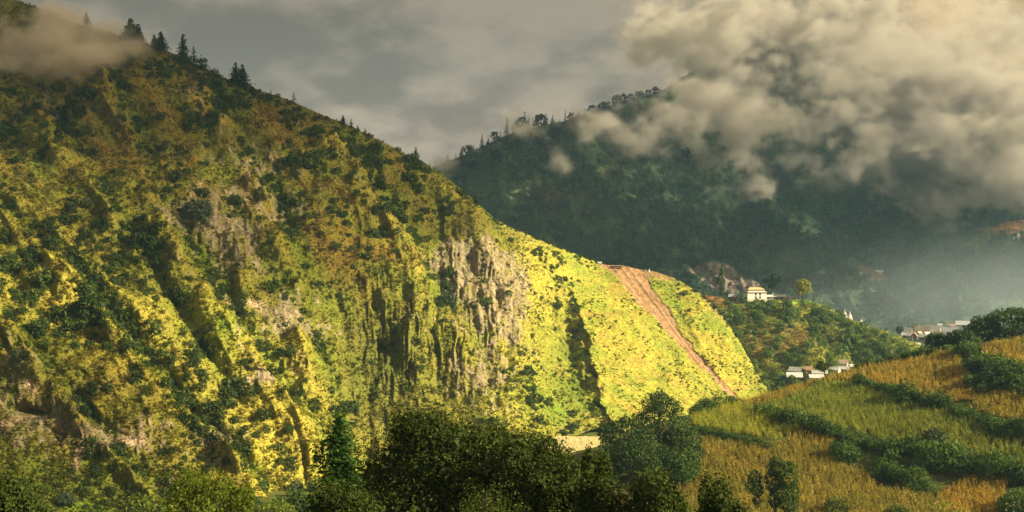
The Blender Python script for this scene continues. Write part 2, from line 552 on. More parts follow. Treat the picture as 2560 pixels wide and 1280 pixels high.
ng1 = fbm(wx / 70, wy / 70, wz / 70, 4, 0.55, seed=90)
ng2 = fbm(wx / 14, wy / 14, wz / 14, 4, 0.6, seed=91)
ng3 = fbm(wx / 3.2, wy / 3.2, wz / 3.2, 2, 0.6, seed=92)
C_yel = np.array([0.370, 0.332, 0.050]); C_olive = np.array([0.125, 0.145, 0.018]); C_brown = np.array([0.185, 0.115, 0.022])
C_lush = np.array([0.110, 0.195, 0.014]); C_rock = np.array([0.285, 0.230, 0.150]); C_soil = np.array([0.290, 0.178, 0.090])
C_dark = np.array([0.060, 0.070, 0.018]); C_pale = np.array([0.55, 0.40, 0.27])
base = np.broadcast_to(C_olive, PX.shape + (3,)).copy()
yel = np.clip(sstep(1180, 1420, PX) * 1.0 + 0.95 * blob(PX, PY, 700, 1180, 220, 190) + 0.5 * blob(PX, PY, 100, 680, 260, 200, 40)
              + 0.35 * blob(PX, PY, 500, 900, 300, 220) + 0.45 * blob(PX, PY, 1250, 900, 160, 260) + 0.35 * (gul - 0.55), 0, 1)
yel = np.clip(yel + 0.55 * ng2 * (0.35 + 0.65 * (1 - np.abs(2 * yel - 1))) + 0.25 * ng1, 0, 1)
base = lerp3(base, C_yel, yel)
br = np.clip(0.9 * blob(PX, PY, 720, 420, 420, 210, 20) + 0.7 * blob(PX, PY, 250, 330, 300, 170) + 0.8 * blob(PX, PY, 1000, 400, 120, 60, 28)
             + 0.45 * blob(PX, PY, 900, 620, 200, 160) + 0.55 * blob(PX, PY, 200, 1000, 240, 200) + 0.25, 0, 1) * (1 - 0.85 * sstep(1250, 1420, PX))
base = lerp3(base, C_brown, np.clip(br * (0.48 + 1.1 * ng2 + 0.5 * ng1), 0, 0.9))
yslope = sstep(1300, 1450, PX)
base = lerp3(base, np.array([0.20, 0.245, 0.03]), np.clip(yslope * (0.40 + 1.5 * ng2 + 1.3 * ng1), 0, .9))
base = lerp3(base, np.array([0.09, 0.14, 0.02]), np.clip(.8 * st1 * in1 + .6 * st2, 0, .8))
base = lerp3(base, np.array([0.30, 0.21, 0.05]), np.clip(yslope * (1.5 * fbm(wx / 18, wy / 18, wz / 9, 4, .6, seed=94) - .1), 0, .6))
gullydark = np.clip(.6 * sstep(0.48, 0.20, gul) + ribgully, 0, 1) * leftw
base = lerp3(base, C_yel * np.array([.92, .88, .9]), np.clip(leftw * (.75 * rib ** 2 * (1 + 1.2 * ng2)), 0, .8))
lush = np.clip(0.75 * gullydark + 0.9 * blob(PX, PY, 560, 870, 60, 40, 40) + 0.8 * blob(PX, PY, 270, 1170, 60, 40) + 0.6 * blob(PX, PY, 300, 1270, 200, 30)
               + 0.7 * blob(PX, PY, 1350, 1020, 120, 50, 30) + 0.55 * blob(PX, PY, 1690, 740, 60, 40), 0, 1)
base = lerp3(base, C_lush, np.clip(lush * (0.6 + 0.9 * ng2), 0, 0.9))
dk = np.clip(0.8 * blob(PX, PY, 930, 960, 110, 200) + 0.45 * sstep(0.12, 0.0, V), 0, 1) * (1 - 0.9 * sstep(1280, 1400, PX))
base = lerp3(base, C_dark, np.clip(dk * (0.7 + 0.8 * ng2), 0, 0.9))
rk = C_rock * (0.85 + 0.75 * fbm(PX / 8, PY / 26, 6, 3, 0.6, seed=95))[..., None]
base = lerp3(base, rk, np.clip(rock * (0.75 + 0.9 * ng3), 0, 1))
pale = np.clip(blob(PX, PY, 632, 775, 26, 10, 10) + blob(PX, PY, 22, 1068, 34, 16, -30) + blob(PX, PY, 205, 1150, 9, 38, 25) * 1.2
               + blob(PX, PY, 60, 925, 26, 12) * 0.8 + blob(PX, PY, 405, 578, 14, 12) * 0.8 + blob(PX, PY, 500, 550, 18, 18) * 0.6 + blob(PX, PY, 85, 980, 14, 12) * 0.8
               + blob(PX, PY, 545, 1135, 22, 12) * 0.7 + blob(PX, PY, 340, 1115, 36, 8) * 0.7 + blob(PX, PY, 430, 1215, 30, 8) * 0.7, 0, 1)
base = lerp3(base, C_pale, np.clip(pale * (1.0 + 1.2 * ng3 + 0.6 * ng2), 0, 0.95))
slide_c = C_soil * (1.0 + 0.35 * ng2 + 0.4 * fbm((PX - 0.72 * PY) / 7, PY / 120, 3, 3, 0.6, seed=97) + 0.2 * ng3)[..., None]
soilm = np.clip(slide + 0.85 * (1 - sstep(6, 16, PY - np.interp(PX, [1480, 1500, 1560, 1600, 1690], [655, 660, 668, 678, 694]))) * sstep(1490, 1505, PX) * (1 - sstep(1670, 1700, PX))
                + 0.55 * blob(PX, PY, 1800, 785, 40, 12, 40), 0, 1)
base = lerp3(base, slide_c, soilm)
base *= (1 + 0.22 * ng3)[..., None]
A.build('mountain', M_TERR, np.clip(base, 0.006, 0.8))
A.col = base.reshape(-1, 3)
A.rock, A.slide = rock, soilm

# ---- the bushy spur behind it that carries the temple
B_rows = [
    [(1700, 715, 1130), (1740, 733, 1120), (1800, 744, 1112), (1850, 750, 1105), (2020, 751, 1100), (2060, 766, 1095), (2120, 795, 1085), (2200, 828, 1070),
     (2290, 867, 1050), (2340, 897, 1045), (2420, 940, 1040)],
    [(1700, 775, 1075), (1850, 775, 1072), (2020, 775, 1070), (2120, 815, 1050), (2200, 845, 1040), (2290, 880, 1030), (2420, 945, 1030)],
    [(1700, 1010, 880), (1900, 1010, 880), (2000, 990, 890), (2150, 960, 930), (2290, 925, 980), (2420, 970, 1000)],
]
B = Loft(cols((1700, 2420.1, 2.4)), B_rows, 120, sm=12, back=(26, 0.5, 260, 120))
PX, PY, V = B.PX, B.PY, B.V
cf = sstep(0, 0.15, V)
B.push((ridged((PX - 0.8 * (PY - 800) + 25 * fbm(PX / 90, PY / 90, 0, 2, seed=2)) / 85, PY / 500, 0, 3, seed=101) - 0.45) * 16 * cf)
wx, wy, wz = B.X.copy(), B.Y.copy(), B.Z.copy()
B.push(3.0 * fbm(wx / 22, wy / 22, wz / 22, 4, 0.55, seed=103) * (0.1 + 0.9 * cf))
ng1 = fbm(wx / 40, wy / 40, wz / 40, 3, 0.55, seed=104); ng2 = fbm(wx / 9, wy / 9, wz / 9, 4, 0.6, seed=105)
bc = lerp3(np.broadcast_to(np.array([0.150, 0.185, 0.030]), PX.shape + (3,)).copy(), np.array([0.27, 0.285, 0.035]), np.clip(0.4 + 1.2 * ng1 + 0.7 * ng2, 0, 1))
bc = lerp3(bc, np.array([0.27, 0.185, 0.055]), np.clip(0.9 * blob(PX, PY, 2000, 850, 70, 45) + 0.7 * blob(PX, PY, 1880, 860, 60, 50) + 0.9 * blob(PX, PY, 2160, 795, 60, 14, 24) + 0.6 * ng2 - 0.15, 0, 0.85))
lawn = (1 - sstep(0.05, 0.13, V)) * sstep(1845, 1870, PX) * (1 - sstep(2030, 2060, PX))
bc = lerp3(bc, np.array([0.22, 0.33, 0.03]), np.clip(lawn, 0, 1))
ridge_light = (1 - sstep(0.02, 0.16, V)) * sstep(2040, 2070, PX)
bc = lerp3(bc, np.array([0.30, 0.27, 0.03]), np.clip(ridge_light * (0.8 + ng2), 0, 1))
bc = lerp3(bc, np.array([0.35, 0.17, 0.075]), np.clip(blob(PX, PY, 1770, 740, 60, 14, 25) * (1 + ng2), 0, 1))
B.build('spur_hill', M_TERR, np.clip(bc, 0.006, 0.8))
B.col = bc.reshape(-1, 3)

# ---- the cloud-capped far mountain
C_rows = [
    [(700, 560, 1720), (950, 470, 1720), (1105, 410, 1720), (1170, 383, 1720), (1250, 345, 1720), (1300, 325, 1725), (1400, 305, 1740), (1480, 285, 1760),
     (1540, 258, 1790), (1650, 230, 1840), (1750, 165, 1960), (1850, 95, 2060), (1930, 46, 2120), (1980, 70, 2130), (2200, 190, 2080),
     (2560, 260, 2050), (3100, 330, 2050)],
    [(700, 640, 1560), (1105, 560, 1580), (1300, 520, 1590), (1480, 500, 1620), (1650, 460, 1690), (1850, 400, 1830), (2200, 390, 1900), (2560, 400, 1900), (3100, 430, 1900)],
    [(700, 780, 1420), (1105, 740, 1440), (1480, 700, 1460), (1850, 660, 1560), (2200, 610, 1700), (2560, 580, 1750), (3100, 560, 1800)],
    [(700, 900, 1250), (1105, 870, 1280), (1480, 840, 1300), (1850, 818, 1390), (2200, 815, 1460), (2560, 812, 1480), (3100, 812, 1500)],
    [(700, 960, 1130), (1480, 900, 1130), (1850, 872, 1150), (2200, 868, 1150), (2560, 870, 1130), (3100, 880, 1130)],
]
C = Loft(cols((700, 1080, 10), (1080, 2560, 2.6), (2560, 3101, 12)), C_rows, 330, sm=30, back=(120, 40, 700, 420))
PX, PY, V = C.PX, C.PY, C.V
cf = sstep(0, 0.08, V) * (1 - sstep(0.66, 0.76, V))
qc = PX - 0.75 * (PY - 500)
C.push((ridged((qc + 130 * fbm(PX / 280, PY / 280, 0, 4, seed=4)) / 230, PY / 600, 1, 3, 0.45, seed=111) - 0.45) * 60 * cf)
C.push((ridged((qc + 60 * fbm(PX / 130, PY / 130, 3, 3, seed=6)) / 90, PY / 200, 2, 3, 0.5, seed=113) - 0.45) * 14 * cf)
wx, wy, wz = C.X.copy(), C.Y.copy(), C.Z.copy()
C.push(9 * fbm(wx / 60, wy / 60, wz / 60, 5, 0.55, seed=115) * (0.15 + 0.85 * cf))
ng1 = fbm(wx / 160, wy / 160, wz / 160, 4, 0.55, seed=116); ng2 = fbm(wx / 30, wy / 30, wz / 30, 4, 0.6, seed=117)
cc = lerp3(np.broadcast_to(np.array([0.042, 0.075, 0.045]), PX.shape + (3,)).copy(), np.array([0.085, 0.135, 0.062]), np.clip(0.45 + 1.2 * ng1 + 0.9 * ng2, 0, 1))
cc = lerp3(cc, np.array([0.15, 0.11, 0.055]), np.clip(0.7 * blob(PX, PY, 1350, 520, 60, 90, 30) + 0.5 * blob(PX, PY, 1480, 480, 60, 80, 30) + 0.4 * blob(PX, PY, 1900, 620, 80, 60) + 0.5 * ng2 - 0.1, 0, 0.7))
crg = np.clip(1.1 * blob(PX, PY, 1770, 690, 75, 42, -15) + 0.9 * blob(PX, PY, 1840, 725, 70, 25) + 0.35 * ng2, 0, 1)
crgm = sstep(0.42, 0.62, crg)
C.push(16 * crgm * (ridged(PX / 20, PY / 34, 3, 3, 0.6, seed=119) - 0.25), (0, -1, 0.2))
cc = lerp3(cc, np.array([0.20, 0.17, 0.135]) * (1 + 0.9 * fbm(PX / 7, PY / 16, 3, 3, seed=121))[..., None], crgm)


def inpoly(px, py, poly):
    r = np.zeros(px.shape, bool)
    n = len(poly)
    for i in range(n):
        x0, y0 = poly[i]; x1, y1 = poly[(i + 1) % n]
        c = ((y0 > py) != (y1 > py)) & (px < (x1 - x0) * (py - y0) / (y1 - y0 + 1e-9) + x0)
        r ^= c
    return r


def clearing(poly, colr, s=1.0):
    global cc
    jx = PX + 6 * fbm(PX / 20, PY / 20, 1, 2, seed=130); jy = PY + 4 * fbm(PX / 20, PY / 20, 2, 2, seed=131)
    mk = inpoly(jx, jy, poly).astype(float) * s
    cc = lerp3(cc, np.array(colr) * (1 + 0.25 * ng2)[..., None], mk)
    return mk


qsave = None
clr = clearing([(2145, 658), (2208, 652), (2232, 690), (2256, 708), (2205, 704), (2170, 690)], (0.21, 0.135, 0.085))
clr = np.maximum(clr, clearing([(2480, 562), (2520, 552), (2620, 548), (2620, 574), (2500, 578)], (0.36, 0.20, 0.09)))
clr = np.maximum(clr, clearing([(2420, 585), (2480, 555), (2500, 578), (2460, 600)], (0.19, 0.19, 0.05), 0.7))
clr = np.maximum(clr, clearing([(2265, 545), (2330, 545), (2320, 570), (2270, 570)], (0.13, 0.10, 0.06)))
C.build('far_mountain', M_FAR, np.clip(cc, 0.006, 0.8))
C.col = cc.reshape(-1, 3)
C.clear = np.maximum(np.maximum(clr, crgm), sstep(0.78, 0.82, V))

# ---- the terraced hill with the maize fields
D_rows = [
    [(1300, 1160, 470), (1500, 1115, 470), (1600, 1078, 478), (1700, 1042, 488), (1780, 1020, 500), (1850, 1003, 510), (2000, 963, 520), (2060, 942, 525), (2150, 918, 530), (2270, 897, 530),
     (2380, 872, 525), (2450, 856, 520), (2560, 846, 510), (2700, 838, 505), (3000, 810, 500)],
    [(1300, 1230, 420), (1500, 1200, 420), (1700, 1140, 440), (1900, 1095, 452), (2150, 1050, 462), (2380, 1010, 462), (2560, 985, 455), (3000, 950, 450)],
    [(1300, 1330, 370), (1700, 1320, 365), (2150, 1310, 360), (2560, 1300, 355), (3000, 1290, 350)],
    [(1300, 1500, 270), (1700, 1500, 262), (2150, 1500, 258), (2560, 1500, 255), (3000, 1500, 250)],
]
Dh = Loft(cols((1300, 1650, 8), (1650, 2570, 4), (2570, 3001, 14)), D_rows, 170, sm=16, back=(50, 18, 200, 75))
PX, PY, V = Dh.PX, Dh.PY, Dh.V
wx, wy, wz = Dh.X.copy(), Dh.Y.copy(), Dh.Z.copy()
Dh.push(1.6 * fbm(wx / 40, wy / 40, 0, 3, seed=140) * sstep(0, 0.1, V), (0, 0, 1))
ng2 = fbm(wx / 6, wy / 6, 0, 4, 0.6, seed=141)
dc = lerp3(np.broadcast_to(np.array([0.090, 0.070, 0.030]), PX.shape + (3,)).copy(), np.array([0.080, 0.115, 0.022]), np.clip(0.6 + 1.3 * ng2, 0, 1))
Dh.build('field_hill', M_FIELD, np.clip(dc, 0.006, 0.8))


# ---- ground sheet, near slope
def heights_sheet(name, xs, ys, zf, mat, colf):
    X, Y = np.meshgrid(xs, ys)
    Z = zf(X, Y)
    me = mesh_np(name, np.stack([X, Y, Z], -1).reshape(-1, 3), grid_quads(len(ys), len(xs))[:, ::-1], True, {'col': colf(X, Y).reshape(-1, 3)}, mat)
    o = link(name, me)
    o['kind'] = 'structure'
    return o, X, Y, Z


def near_z(X, Y):
    return np.interp(Y, [-60, 0, 6, 30, 60, 110, 160, 220, 300], [-1.5, -1.8, -2.6, -14, -26, -41, -54, -74, -118]) + 1.2 * fbm(X / 25, Y / 25, 0, 3, seed=150)


ncol = lambda X, Y: lerp3(np.broadcast_to(np.array([0.06, 0.08, 0.018]), X.shape + (3,)).copy(), np.array([0.14, 0.12, 0.03]), np.clip(0.4 + fbm(X / 8, Y / 8, 0, 4, seed=151), 0, 1))
heights_sheet('hillside', np.linspace(-260, 300, 113), np.linspace(-60, 300, 73), near_z, M_FIELD, ncol)
gx = np.concatenate([np.linspace(-14000, -900, 14), np.linspace(-800, 900, 86), np.linspace(1000, 14000, 14)])
heights_sheet('valley_floor', gx, np.concatenate([np.linspace(-14000, -300, 14), np.linspace(-200, 1200, 71), np.linspace(1500, 14000, 14)]),
              lambda X, Y: -114 + 1.5 * fbm(X / 60, Y / 60, 0, 3, seed=160), M_FIELD,
              lambda X, Y: lerp3(np.broadcast_to(np.array([0.07, 0.10, 0.02]), X.shape + (3,)).copy(), np.array([0.17, 0.17, 0.03]), np.clip(0.4 + fbm(X / 30, Y / 30, 0, 4, seed=161), 0, 1)))
HAZE = 0.000062
# ground spots (photo pixel, distance) to be shaded by added unseen clouds, with each cloud's radii and density
SHADES = [(260, 170, 800, 230, 160, .010), (900, 460, 850, 140, 85, .006), (1950, 460, 1900, 820, 560, .0030), (1420, 1300, 105, 230, 110, .0022), (2400, 1190, 410, 210, 80, .0006),
          (430, 560, 700, 170, 110, .0045), (150, 1060, 500, 110, 60, .004)]
SHADE_LABELS = ['grey cloud high above the valley shading the upper left crest', 'small grey cloud high above shading the middle of the crest',
                'broad grey cloud high above shading the far mountain', 'grey cloud high above the camera shading the foreground trees', 'thin cloud high above shading the lower maize terraces',
                'thin cloud high above shading the face of the left mountain', 'small thin cloud high above shading the rocky foot of the left mountain']
# mist on the far mountain: px, py, rx, ry (photo pixels), metres in front of the slope, strength
MIST_C = [(1560, 345, 150, 65, 60, .7), (1480, 330, 100, 50, 60, .5), (1690, 310, 140, 65, 70, .8), (1800, 300, 150, 80, 90, 1.0), (1850, 345, 130, 65, 90, .8),
          (1700, 90, 170, 80, 60, .8), (1850, 50, 210, 60, 80, .8), (2060, 110, 180, 70, 100, 1.0), (2280, 190, 190, 70, 120, 1.0), (2520, 260, 200, 90, 120, 1.1),
          (2230, 290, 150, 100, 150, 1.3), (2330, 360, 190, 100, 150, 1.2), (2470, 330, 240, 130, 130, 1.2), (2470, 440, 190, 75, 110, 1.1), (2060, 330, 140, 60, 110, .9),
          (2150, 390, 140, 65, 110, .9), (2580, 470, 190, 60, 100, 1.0), (1960, 410, 110, 40, 60, .6), (1870, 450, 80, 30, 40, .5), (2330, 470, 140, 50, 70, .7),
          (1170, 410, 80, 45, 30, .6), (1290, 345, 80, 35, 30, .55), (1400, 380, 60, 55, 40, .6), (2020, 470, 50, 28, 40, .55), (2450, 520, 110, 28, 50, .5), (1110, 430, 60, 45, 20, .65),
          (1900, 92, 200, 54, 90, 2.4), (1775, 160, 130, 46, 70, 1.7), (1880, 190, 190, 70, 90, .35), (2300, 240, 440, 190, 110, .52), (1800, 310, 230, 100, 70, .45), (2120, 30, 200, 50, 130, .9), (1640, 250, 90, 40, 40, .7), (1700, 200, 60, 50, 50, .6)]
# mist on the left crest: px, py, rx, ry, distance, strength
MIST_A = [(40, 130, 170, 75, 770, 1.0), (170, 130, 150, 75, 770, 1.1), (260, 150, 100, 55, 765, 1.0), (60, 180, 210, 40, 750, .8), (-80, 110, 170, 100, 770, 1.0), (215, 75, 130, 60, 790, .8), (330, 120, 60, 45, 790, .6)]
VALLEY = 0.0019


# ------------------------------------------------------------------ plant meshes
def unit(v):
    return v / (np.linalg.norm(v, axis=-1, keepdims=True) + 1e-9)


def leaves(ctr, nrm, size, rng, aspect=0.55, spread=0.9):
    n = len(ctr)
    nn = unit(nrm + spread * rng.normal(size=(n, 3)))
    t = unit(np.cross(nn, rng.normal(size=(n, 3))))
    b = np.cross(nn, t)
    s = (size * (0.6 + 0.8 * rng.random(n)))[:, None] if np.isscalar(size) else size[:, None]
    V = np.stack([ctr - t * s * .5, ctr + b * s * .5 * aspect + nn * s * .06, ctr + t * s * .5, ctr - b * s * .5 * aspect + nn * s * .06], 1).reshape(-1, 3)
    return V, np.arange(4 * n).reshape(-1, 4), np.repeat(rng.random(n), 4)


def crown_pts(blobs, n, rng, inner=0.62):
    bl = np.array(blobs, float)
    w = bl[:, 3] ** 2
    k = rng.choice(len(bl), size=int(n * 1.7), p=w / w.sum())
    d = unit(rng.normal(size=(len(k), 3)))
    rr = inner + (1.06 - inner) * rng.random(len(k)) ** 0.6
    rr = np.where(rng.random(len(k)) < .22, rr * .8, rr)
    lump = 1 + 0.22 * vnoise(d[:, 0] * 2.6 + k * 3.1, d[:, 1] * 2.6, d[:, 2] * 2.6, 5)
    sc = np.stack([bl[k, 3], bl[k, 3], bl[k, 4]], 1)
    p = bl[k, :3] + d * sc * (rr * lump)[:, None]
    keep = np.ones(len(p), bool)
    for b in bl:
        e = np.sqrt((((p - b[:3]) / np.array([b[3], b[3], b[4]])) ** 2).sum(1))
        keep &= ~((e < 0.55))
    p, d = p[keep][:n], d[keep][:n]
    return p, d


def tube(pts, rad, sides=6):
    pts = np.array(pts, float); rad = np.array(rad, float)
    V = []; Q = []
    for i, (p, r) in enumerate(zip(pts, rad)):
        a = pts[min(i + 1, len(pts) - 1)] - pts[max(i - 1, 0)]
        a = a / (np.linalg.norm(a) + 1e-9)
        u = np.cross(a, [0.31, 0.9, 0.2]); u /= np.linalg.norm(u); v = np.cross(a, u)
        for s_ in range(sides):
            th = 2 * math.pi * s_ / sides
            V.append(p + r * (math.cos(th) * u + math.sin(th) * v))
    for i in range(len(pts) - 1):
        for s_ in range(sides):
            a = i * sides + s_; b = i * sides + (s_ + 1) % sides
            Q.append([a, b, b + sides, a + sides])
    return np.array(V), np.array(Q)


def join(parts):
    V = []; Q = []; o = 0
    for v, q_ in parts:
        V.append(v); Q.append(q_ + o); o += len(v)
    return np.concatenate(V), np.concatenate(Q)


def blobs_for(shape, h, w, rng, n=7):
    """ellipsoid lumps making up a crown of height h and width w, base at z = 0"""
    out = []
    if shape == 'dome':
        out.append((0, 0, h * .54, w * .37, h * .43))
        for i in range(n):
            a = 2 * math.pi * (i + rng.random() * .6) / n
            z = h * (.25 + .45 * rng.random())
            out.append((math.cos(a) * w * .30, math.sin(a) * w * .30, z, w * (.17 + .08 * rng.random()), h * (.18 + .10 * rng.random())))
        for i in range(2 * n):
            a = 6.28 * rng.random(); e = math.asin(rng.random() * .95)
            rr_ = w * .40 * math.cos(e)
            out.append((math.cos(a) * rr_, math.sin(a) * rr_, h * (.47 + .46 * math.sin(e)), w * (.085 + .05 * rng.random()), h * (.07 + .05 * rng.random())))
        for i in range(max(3, n // 2)):
            a = 6.28 * rng.random()
            out.append((math.cos(a) * w * .16, math.sin(a) * w * .16, h * (.68 + .14 * rng.random()), w * (.15 + .07 * rng.random()), h * .17))
    elif shape == 'bush':
        out.append((0, 0, h * .42, w * .36, h * .46))
        for i in range(n):
            a = 2 * math.pi * (i + rng.random()) / n
            out.append((math.cos(a) * w * .27, math.sin(a) * w * .27, h * (.2 + .35 * rng.random()), w * (.17 + .10 * rng.random()), h * (.24 + .12 * rng.random())))
    elif shape == 'tall':
        for i in range(n):
            t = i / (n - 1)
            a = 6.28 * rng.random(); r = w * (.12 + .10 * rng.random())
            rad = w * (.34 - .16 * abs(t - .45) * 1.5) * (.8 + .4 * rng.random())
            out.append((math.cos(a) * r, math.sin(a) * r, h * (.10 + .80 * t), rad, h * .13))
    elif shape == 'open':
        for i in range(n + 3):
            a = 6.28 * rng.random(); r = w * .40 * math.sqrt(rng.random())
            z = h * (.28 + .55 * rng.random()) + h * .12 * (1 - (r / (w * .4)) ** 2)
            out.append((math.cos(a) * r, math.sin(a) * r, z, w * (.12 + .09 * rng.random()), h * (.09 + .06 * rng.random())))
    return out


def crown_mesh(name, blobs, n, leaf, rng, mat, inner=0.62, aspect=0.55, spread=0.9, fill=0.0):
    p, d = crown_pts(blobs, n, rng, inner)
    V, Q, v = leaves(p, d, leaf, rng, aspect, spread)
    if fill:      # larger inner sprays that close the crown
        b2 = [(x, y, z, r * .80, rz_ * .80) for x, y, z, r, rz_ in blobs]
        p2, d2 = crown_pts(b2, int(n * fill), rng, .6)
        V2, Q2, v2 = leaves(p2, d2, leaf * 2.6, rng, .7, .5)
        V = np.concatenate([V, V2]); Q = np.concatenate([Q, Q2 + 4 * len(p)]); v = np.concatenate([v, v2 * .6])
    return mesh_np(name, V, Q, False, {'v': v}, mat)


def trunk_mesh(name, h, r, blobs, rng, lean=0.0, start=0.35):
    top = h
    pts = [(0, 0, -0.5), (0.02 * h * rng.normal(), 0.02 * h * rng.normal(), h * .3), (lean * h * .5, 0, h * .6), (lean * h, 0, top)]
    parts = [tube(pts, [r * 1.25, r, r * .75, r * .2], 7)]
    for b in blobs[:9]:
        z0 = h * (start + .3 * rng.random())
        m = np.array([b[0] * .4, b[1] * .4, (z0 + b[2]) / 2 + .05 * h])
        parts.append(tube([(0, 0, z0), m, (b[0], b[1], b[2])], [r * .5, r * .32, r * .08], 5))
    V, Q = join(parts)
    return mesh_np(name, V, Q, True, None, M_BARK)


def tree(name, base, h, w, shape, mat, label, cat='tree', group=None, n=4000, leaf=0.5, seed=1, crown_from=0.25, nb=7,
         trunk=True, inner=0.5, blobs=None, rz=0.0, tr=None, aspect=0.55, fill=0.0):
    rng = np.random.default_rng(seed)
    root = thing(name, base, label, cat, group, rz)
    if blobs is None:
        blobs = [(x, y, z + h * crown_from, r, rzz) for x, y, z, r, rzz in blobs_for(shape, h * (1 - crown_from), w, rng, nb)]
    link('crown', crown_mesh('crown', blobs, n, leaf, rng, mat, inner, aspect, fill=fill), root)
    if trunk:
        link('trunk', trunk_mesh('trunk', h * .85, tr or h * .022, blobs, rng), root)
    return root


def conifer_mesh(name, h, w, rng, mats, levels=13, droop=0.25, dens=1.0, power=0.85, bare=0.12, lsz=.15, step=.055, rep=1):
    """trunk plus whorls of drooping needle sprays, uneven like a wind-worn pine"""
    tv, tq = tube([(0, 0, -0.8), (0, 0, h * .5), (0, 0, h)], [h * .022, h * .014, h * .003], 5)
    P_, N_, S_ = [], [], []
    for L in range(levels):
        t = L / (levels - 1)
        z = h * (bare + (1 - bare) * t ** 0.92)
        R = w * .5 * ((1 - t) ** power) * (0.75 + .45 * rng.random()) + .02 * w
        nb = max(4, int((5 + 6 * (1 - t)) * dens))
        a0 = rng.random() * 6.28
        for b in range(nb):
            a = a0 + 6.28 * b / nb + .35 * rng.normal()
            rr = R * (0.65 + .5 * rng.random())
            k = max(2, int(rr / (w * step)))
            for j in range(k):
                u = (j + .7) / k
                for _ in range(rep):
                    wob = .03 * w * rng.normal(size=3)
                    P_.append(np.array([math.cos(a) * rr * u, math.sin(a) * rr * u, z - droop * rr * u * u + .02 * h * (1 - u)]) + wob)
                    N_.append([math.cos(a) * .3, math.sin(a) * .3, .9])
                    S_.append(w * lsz * (1 + .35 * rng.random()) * (1.1 - .45 * u))
    V, Q, v = leaves(np.array(P_), np.array(N_), np.array(S_), rng, .6, .55)
    VV, QQ = join([(tv, tq), (V, Q)])
    return mesh_np(name, VV, QQ, False, {'v': np.concatenate([np.zeros(len(tv)), v])}, mats,
                   matidx=np.concatenate([np.zeros(len(tq), int), np.ones(len(Q), int)]))


# ---- scatter of instanced plants on one 'stuff' object
def scatter(name, pts, protos, idx, rot, scl, tint):
    me = bpy.data.meshes.new(name)
    n = len(pts)
    me.vertices.add(n)
    me.vertices.foreach_set('co', np.asarray(pts, np.float32).ravel())
    for an, arr, ty, key in (('rot', rot, 'FLOAT_VECTOR', 'vector'), ('scl', scl, 'FLOAT_VECTOR', 'vector'), ('tint', tint, 'FLOAT_COLOR', 'color')):
        a = me.attributes.new(an, ty, 'POINT')
        a.data.foreach_set(key, np.asarray(arr, np.float32).ravel())
    a = me.attributes.new('pidx', 'INT', 'POINT')
    a.data.foreach_set('value', np.asarray(idx, np.int32))
    o = link(name, me)
    ng = bpy.data.node_groups.new(name, 'GeometryNodeTree')
    ng.interface.new_socket(name='Geometry', in_out='INPUT', socket_type='NodeSocketGeometry')
    ng.interface.new_socket(name='Geometry', in_out='OUTPUT', socket_type='NodeSocketGeometry')
    N, L = ng.nodes, ng.links
    gi = N.new('NodeGroupInput'); go = N.new('NodeGroupOutput')
    gti = N.new('GeometryNodeGeometryToInstance')
    for p in reversed(protos):
        oi = N.new('GeometryNodeObjectInfo')
        oi.inputs['Object'].default_value = p
        oi.inputs['As Instance'].default_value = True
        L.new(oi.outputs['Geometry'], gti.inputs[0])
    iop = N.new('GeometryNodeInstanceOnPoints')
    iop.inputs['Pick Instance'].default_value = True

    def na(nm, ty):
        a = N.new('GeometryNodeInputNamedAttribute')
        a.data_type = ty
        a.inputs['Name'].default_value = nm
        return a.outputs['Attribute']
    L.new(gi.outputs[0], iop.inputs['Points'])
    L.new(gti.outputs[0], iop.inputs['Instance'])
    L.new(na('pidx', 'INT'), iop.inputs['Instance Index'])
    L.new(na('rot', 'FLOAT_VECTOR'), iop.inputs['Rotation'])
    L.new(na('scl', 'FLOAT_VECTOR'), iop.inputs['Scale'])
    L.new(iop.outputs[0], go.inputs[0])
    md = o.modifiers.new('scatter', 'NODES')
    md.node_group = ng
    o['kind'] = 'stuff'
    return o


def proto(me):
    return bpy.data.objects.new(me.name, me)      # source shape only, never linked to the scene


def rgba(c, n):
    return np.concatenate([np.broadcast_to(np.asarray(c, float), (n, 3)), np.ones((n, 1))], 1)


def zrot(n, rng, tilt=0.12):
    return np.stack([tilt * rng.normal(size=n), tilt * rng.normal(size=n), 6.283 * rng.random(n)], 1)


# ---- shrubs
shrub_me, shrub_i = [], []
for k in range(7):
    rg = np.random.default_rng(100 + k)
    bl = blobs_for('bush', 1.5 + .4 * rg.random(), 2.0, rg, 5)
    shrub_me.append(crown_mesh('shrub', bl, 210, 0.36, rg, M_SHRUB, .5))
    m2 = shrub_me[-1].copy(); m2.materials.clear(); m2.materials.append(M_SHRUB_I)
    shrub_i.append(proto(m2))

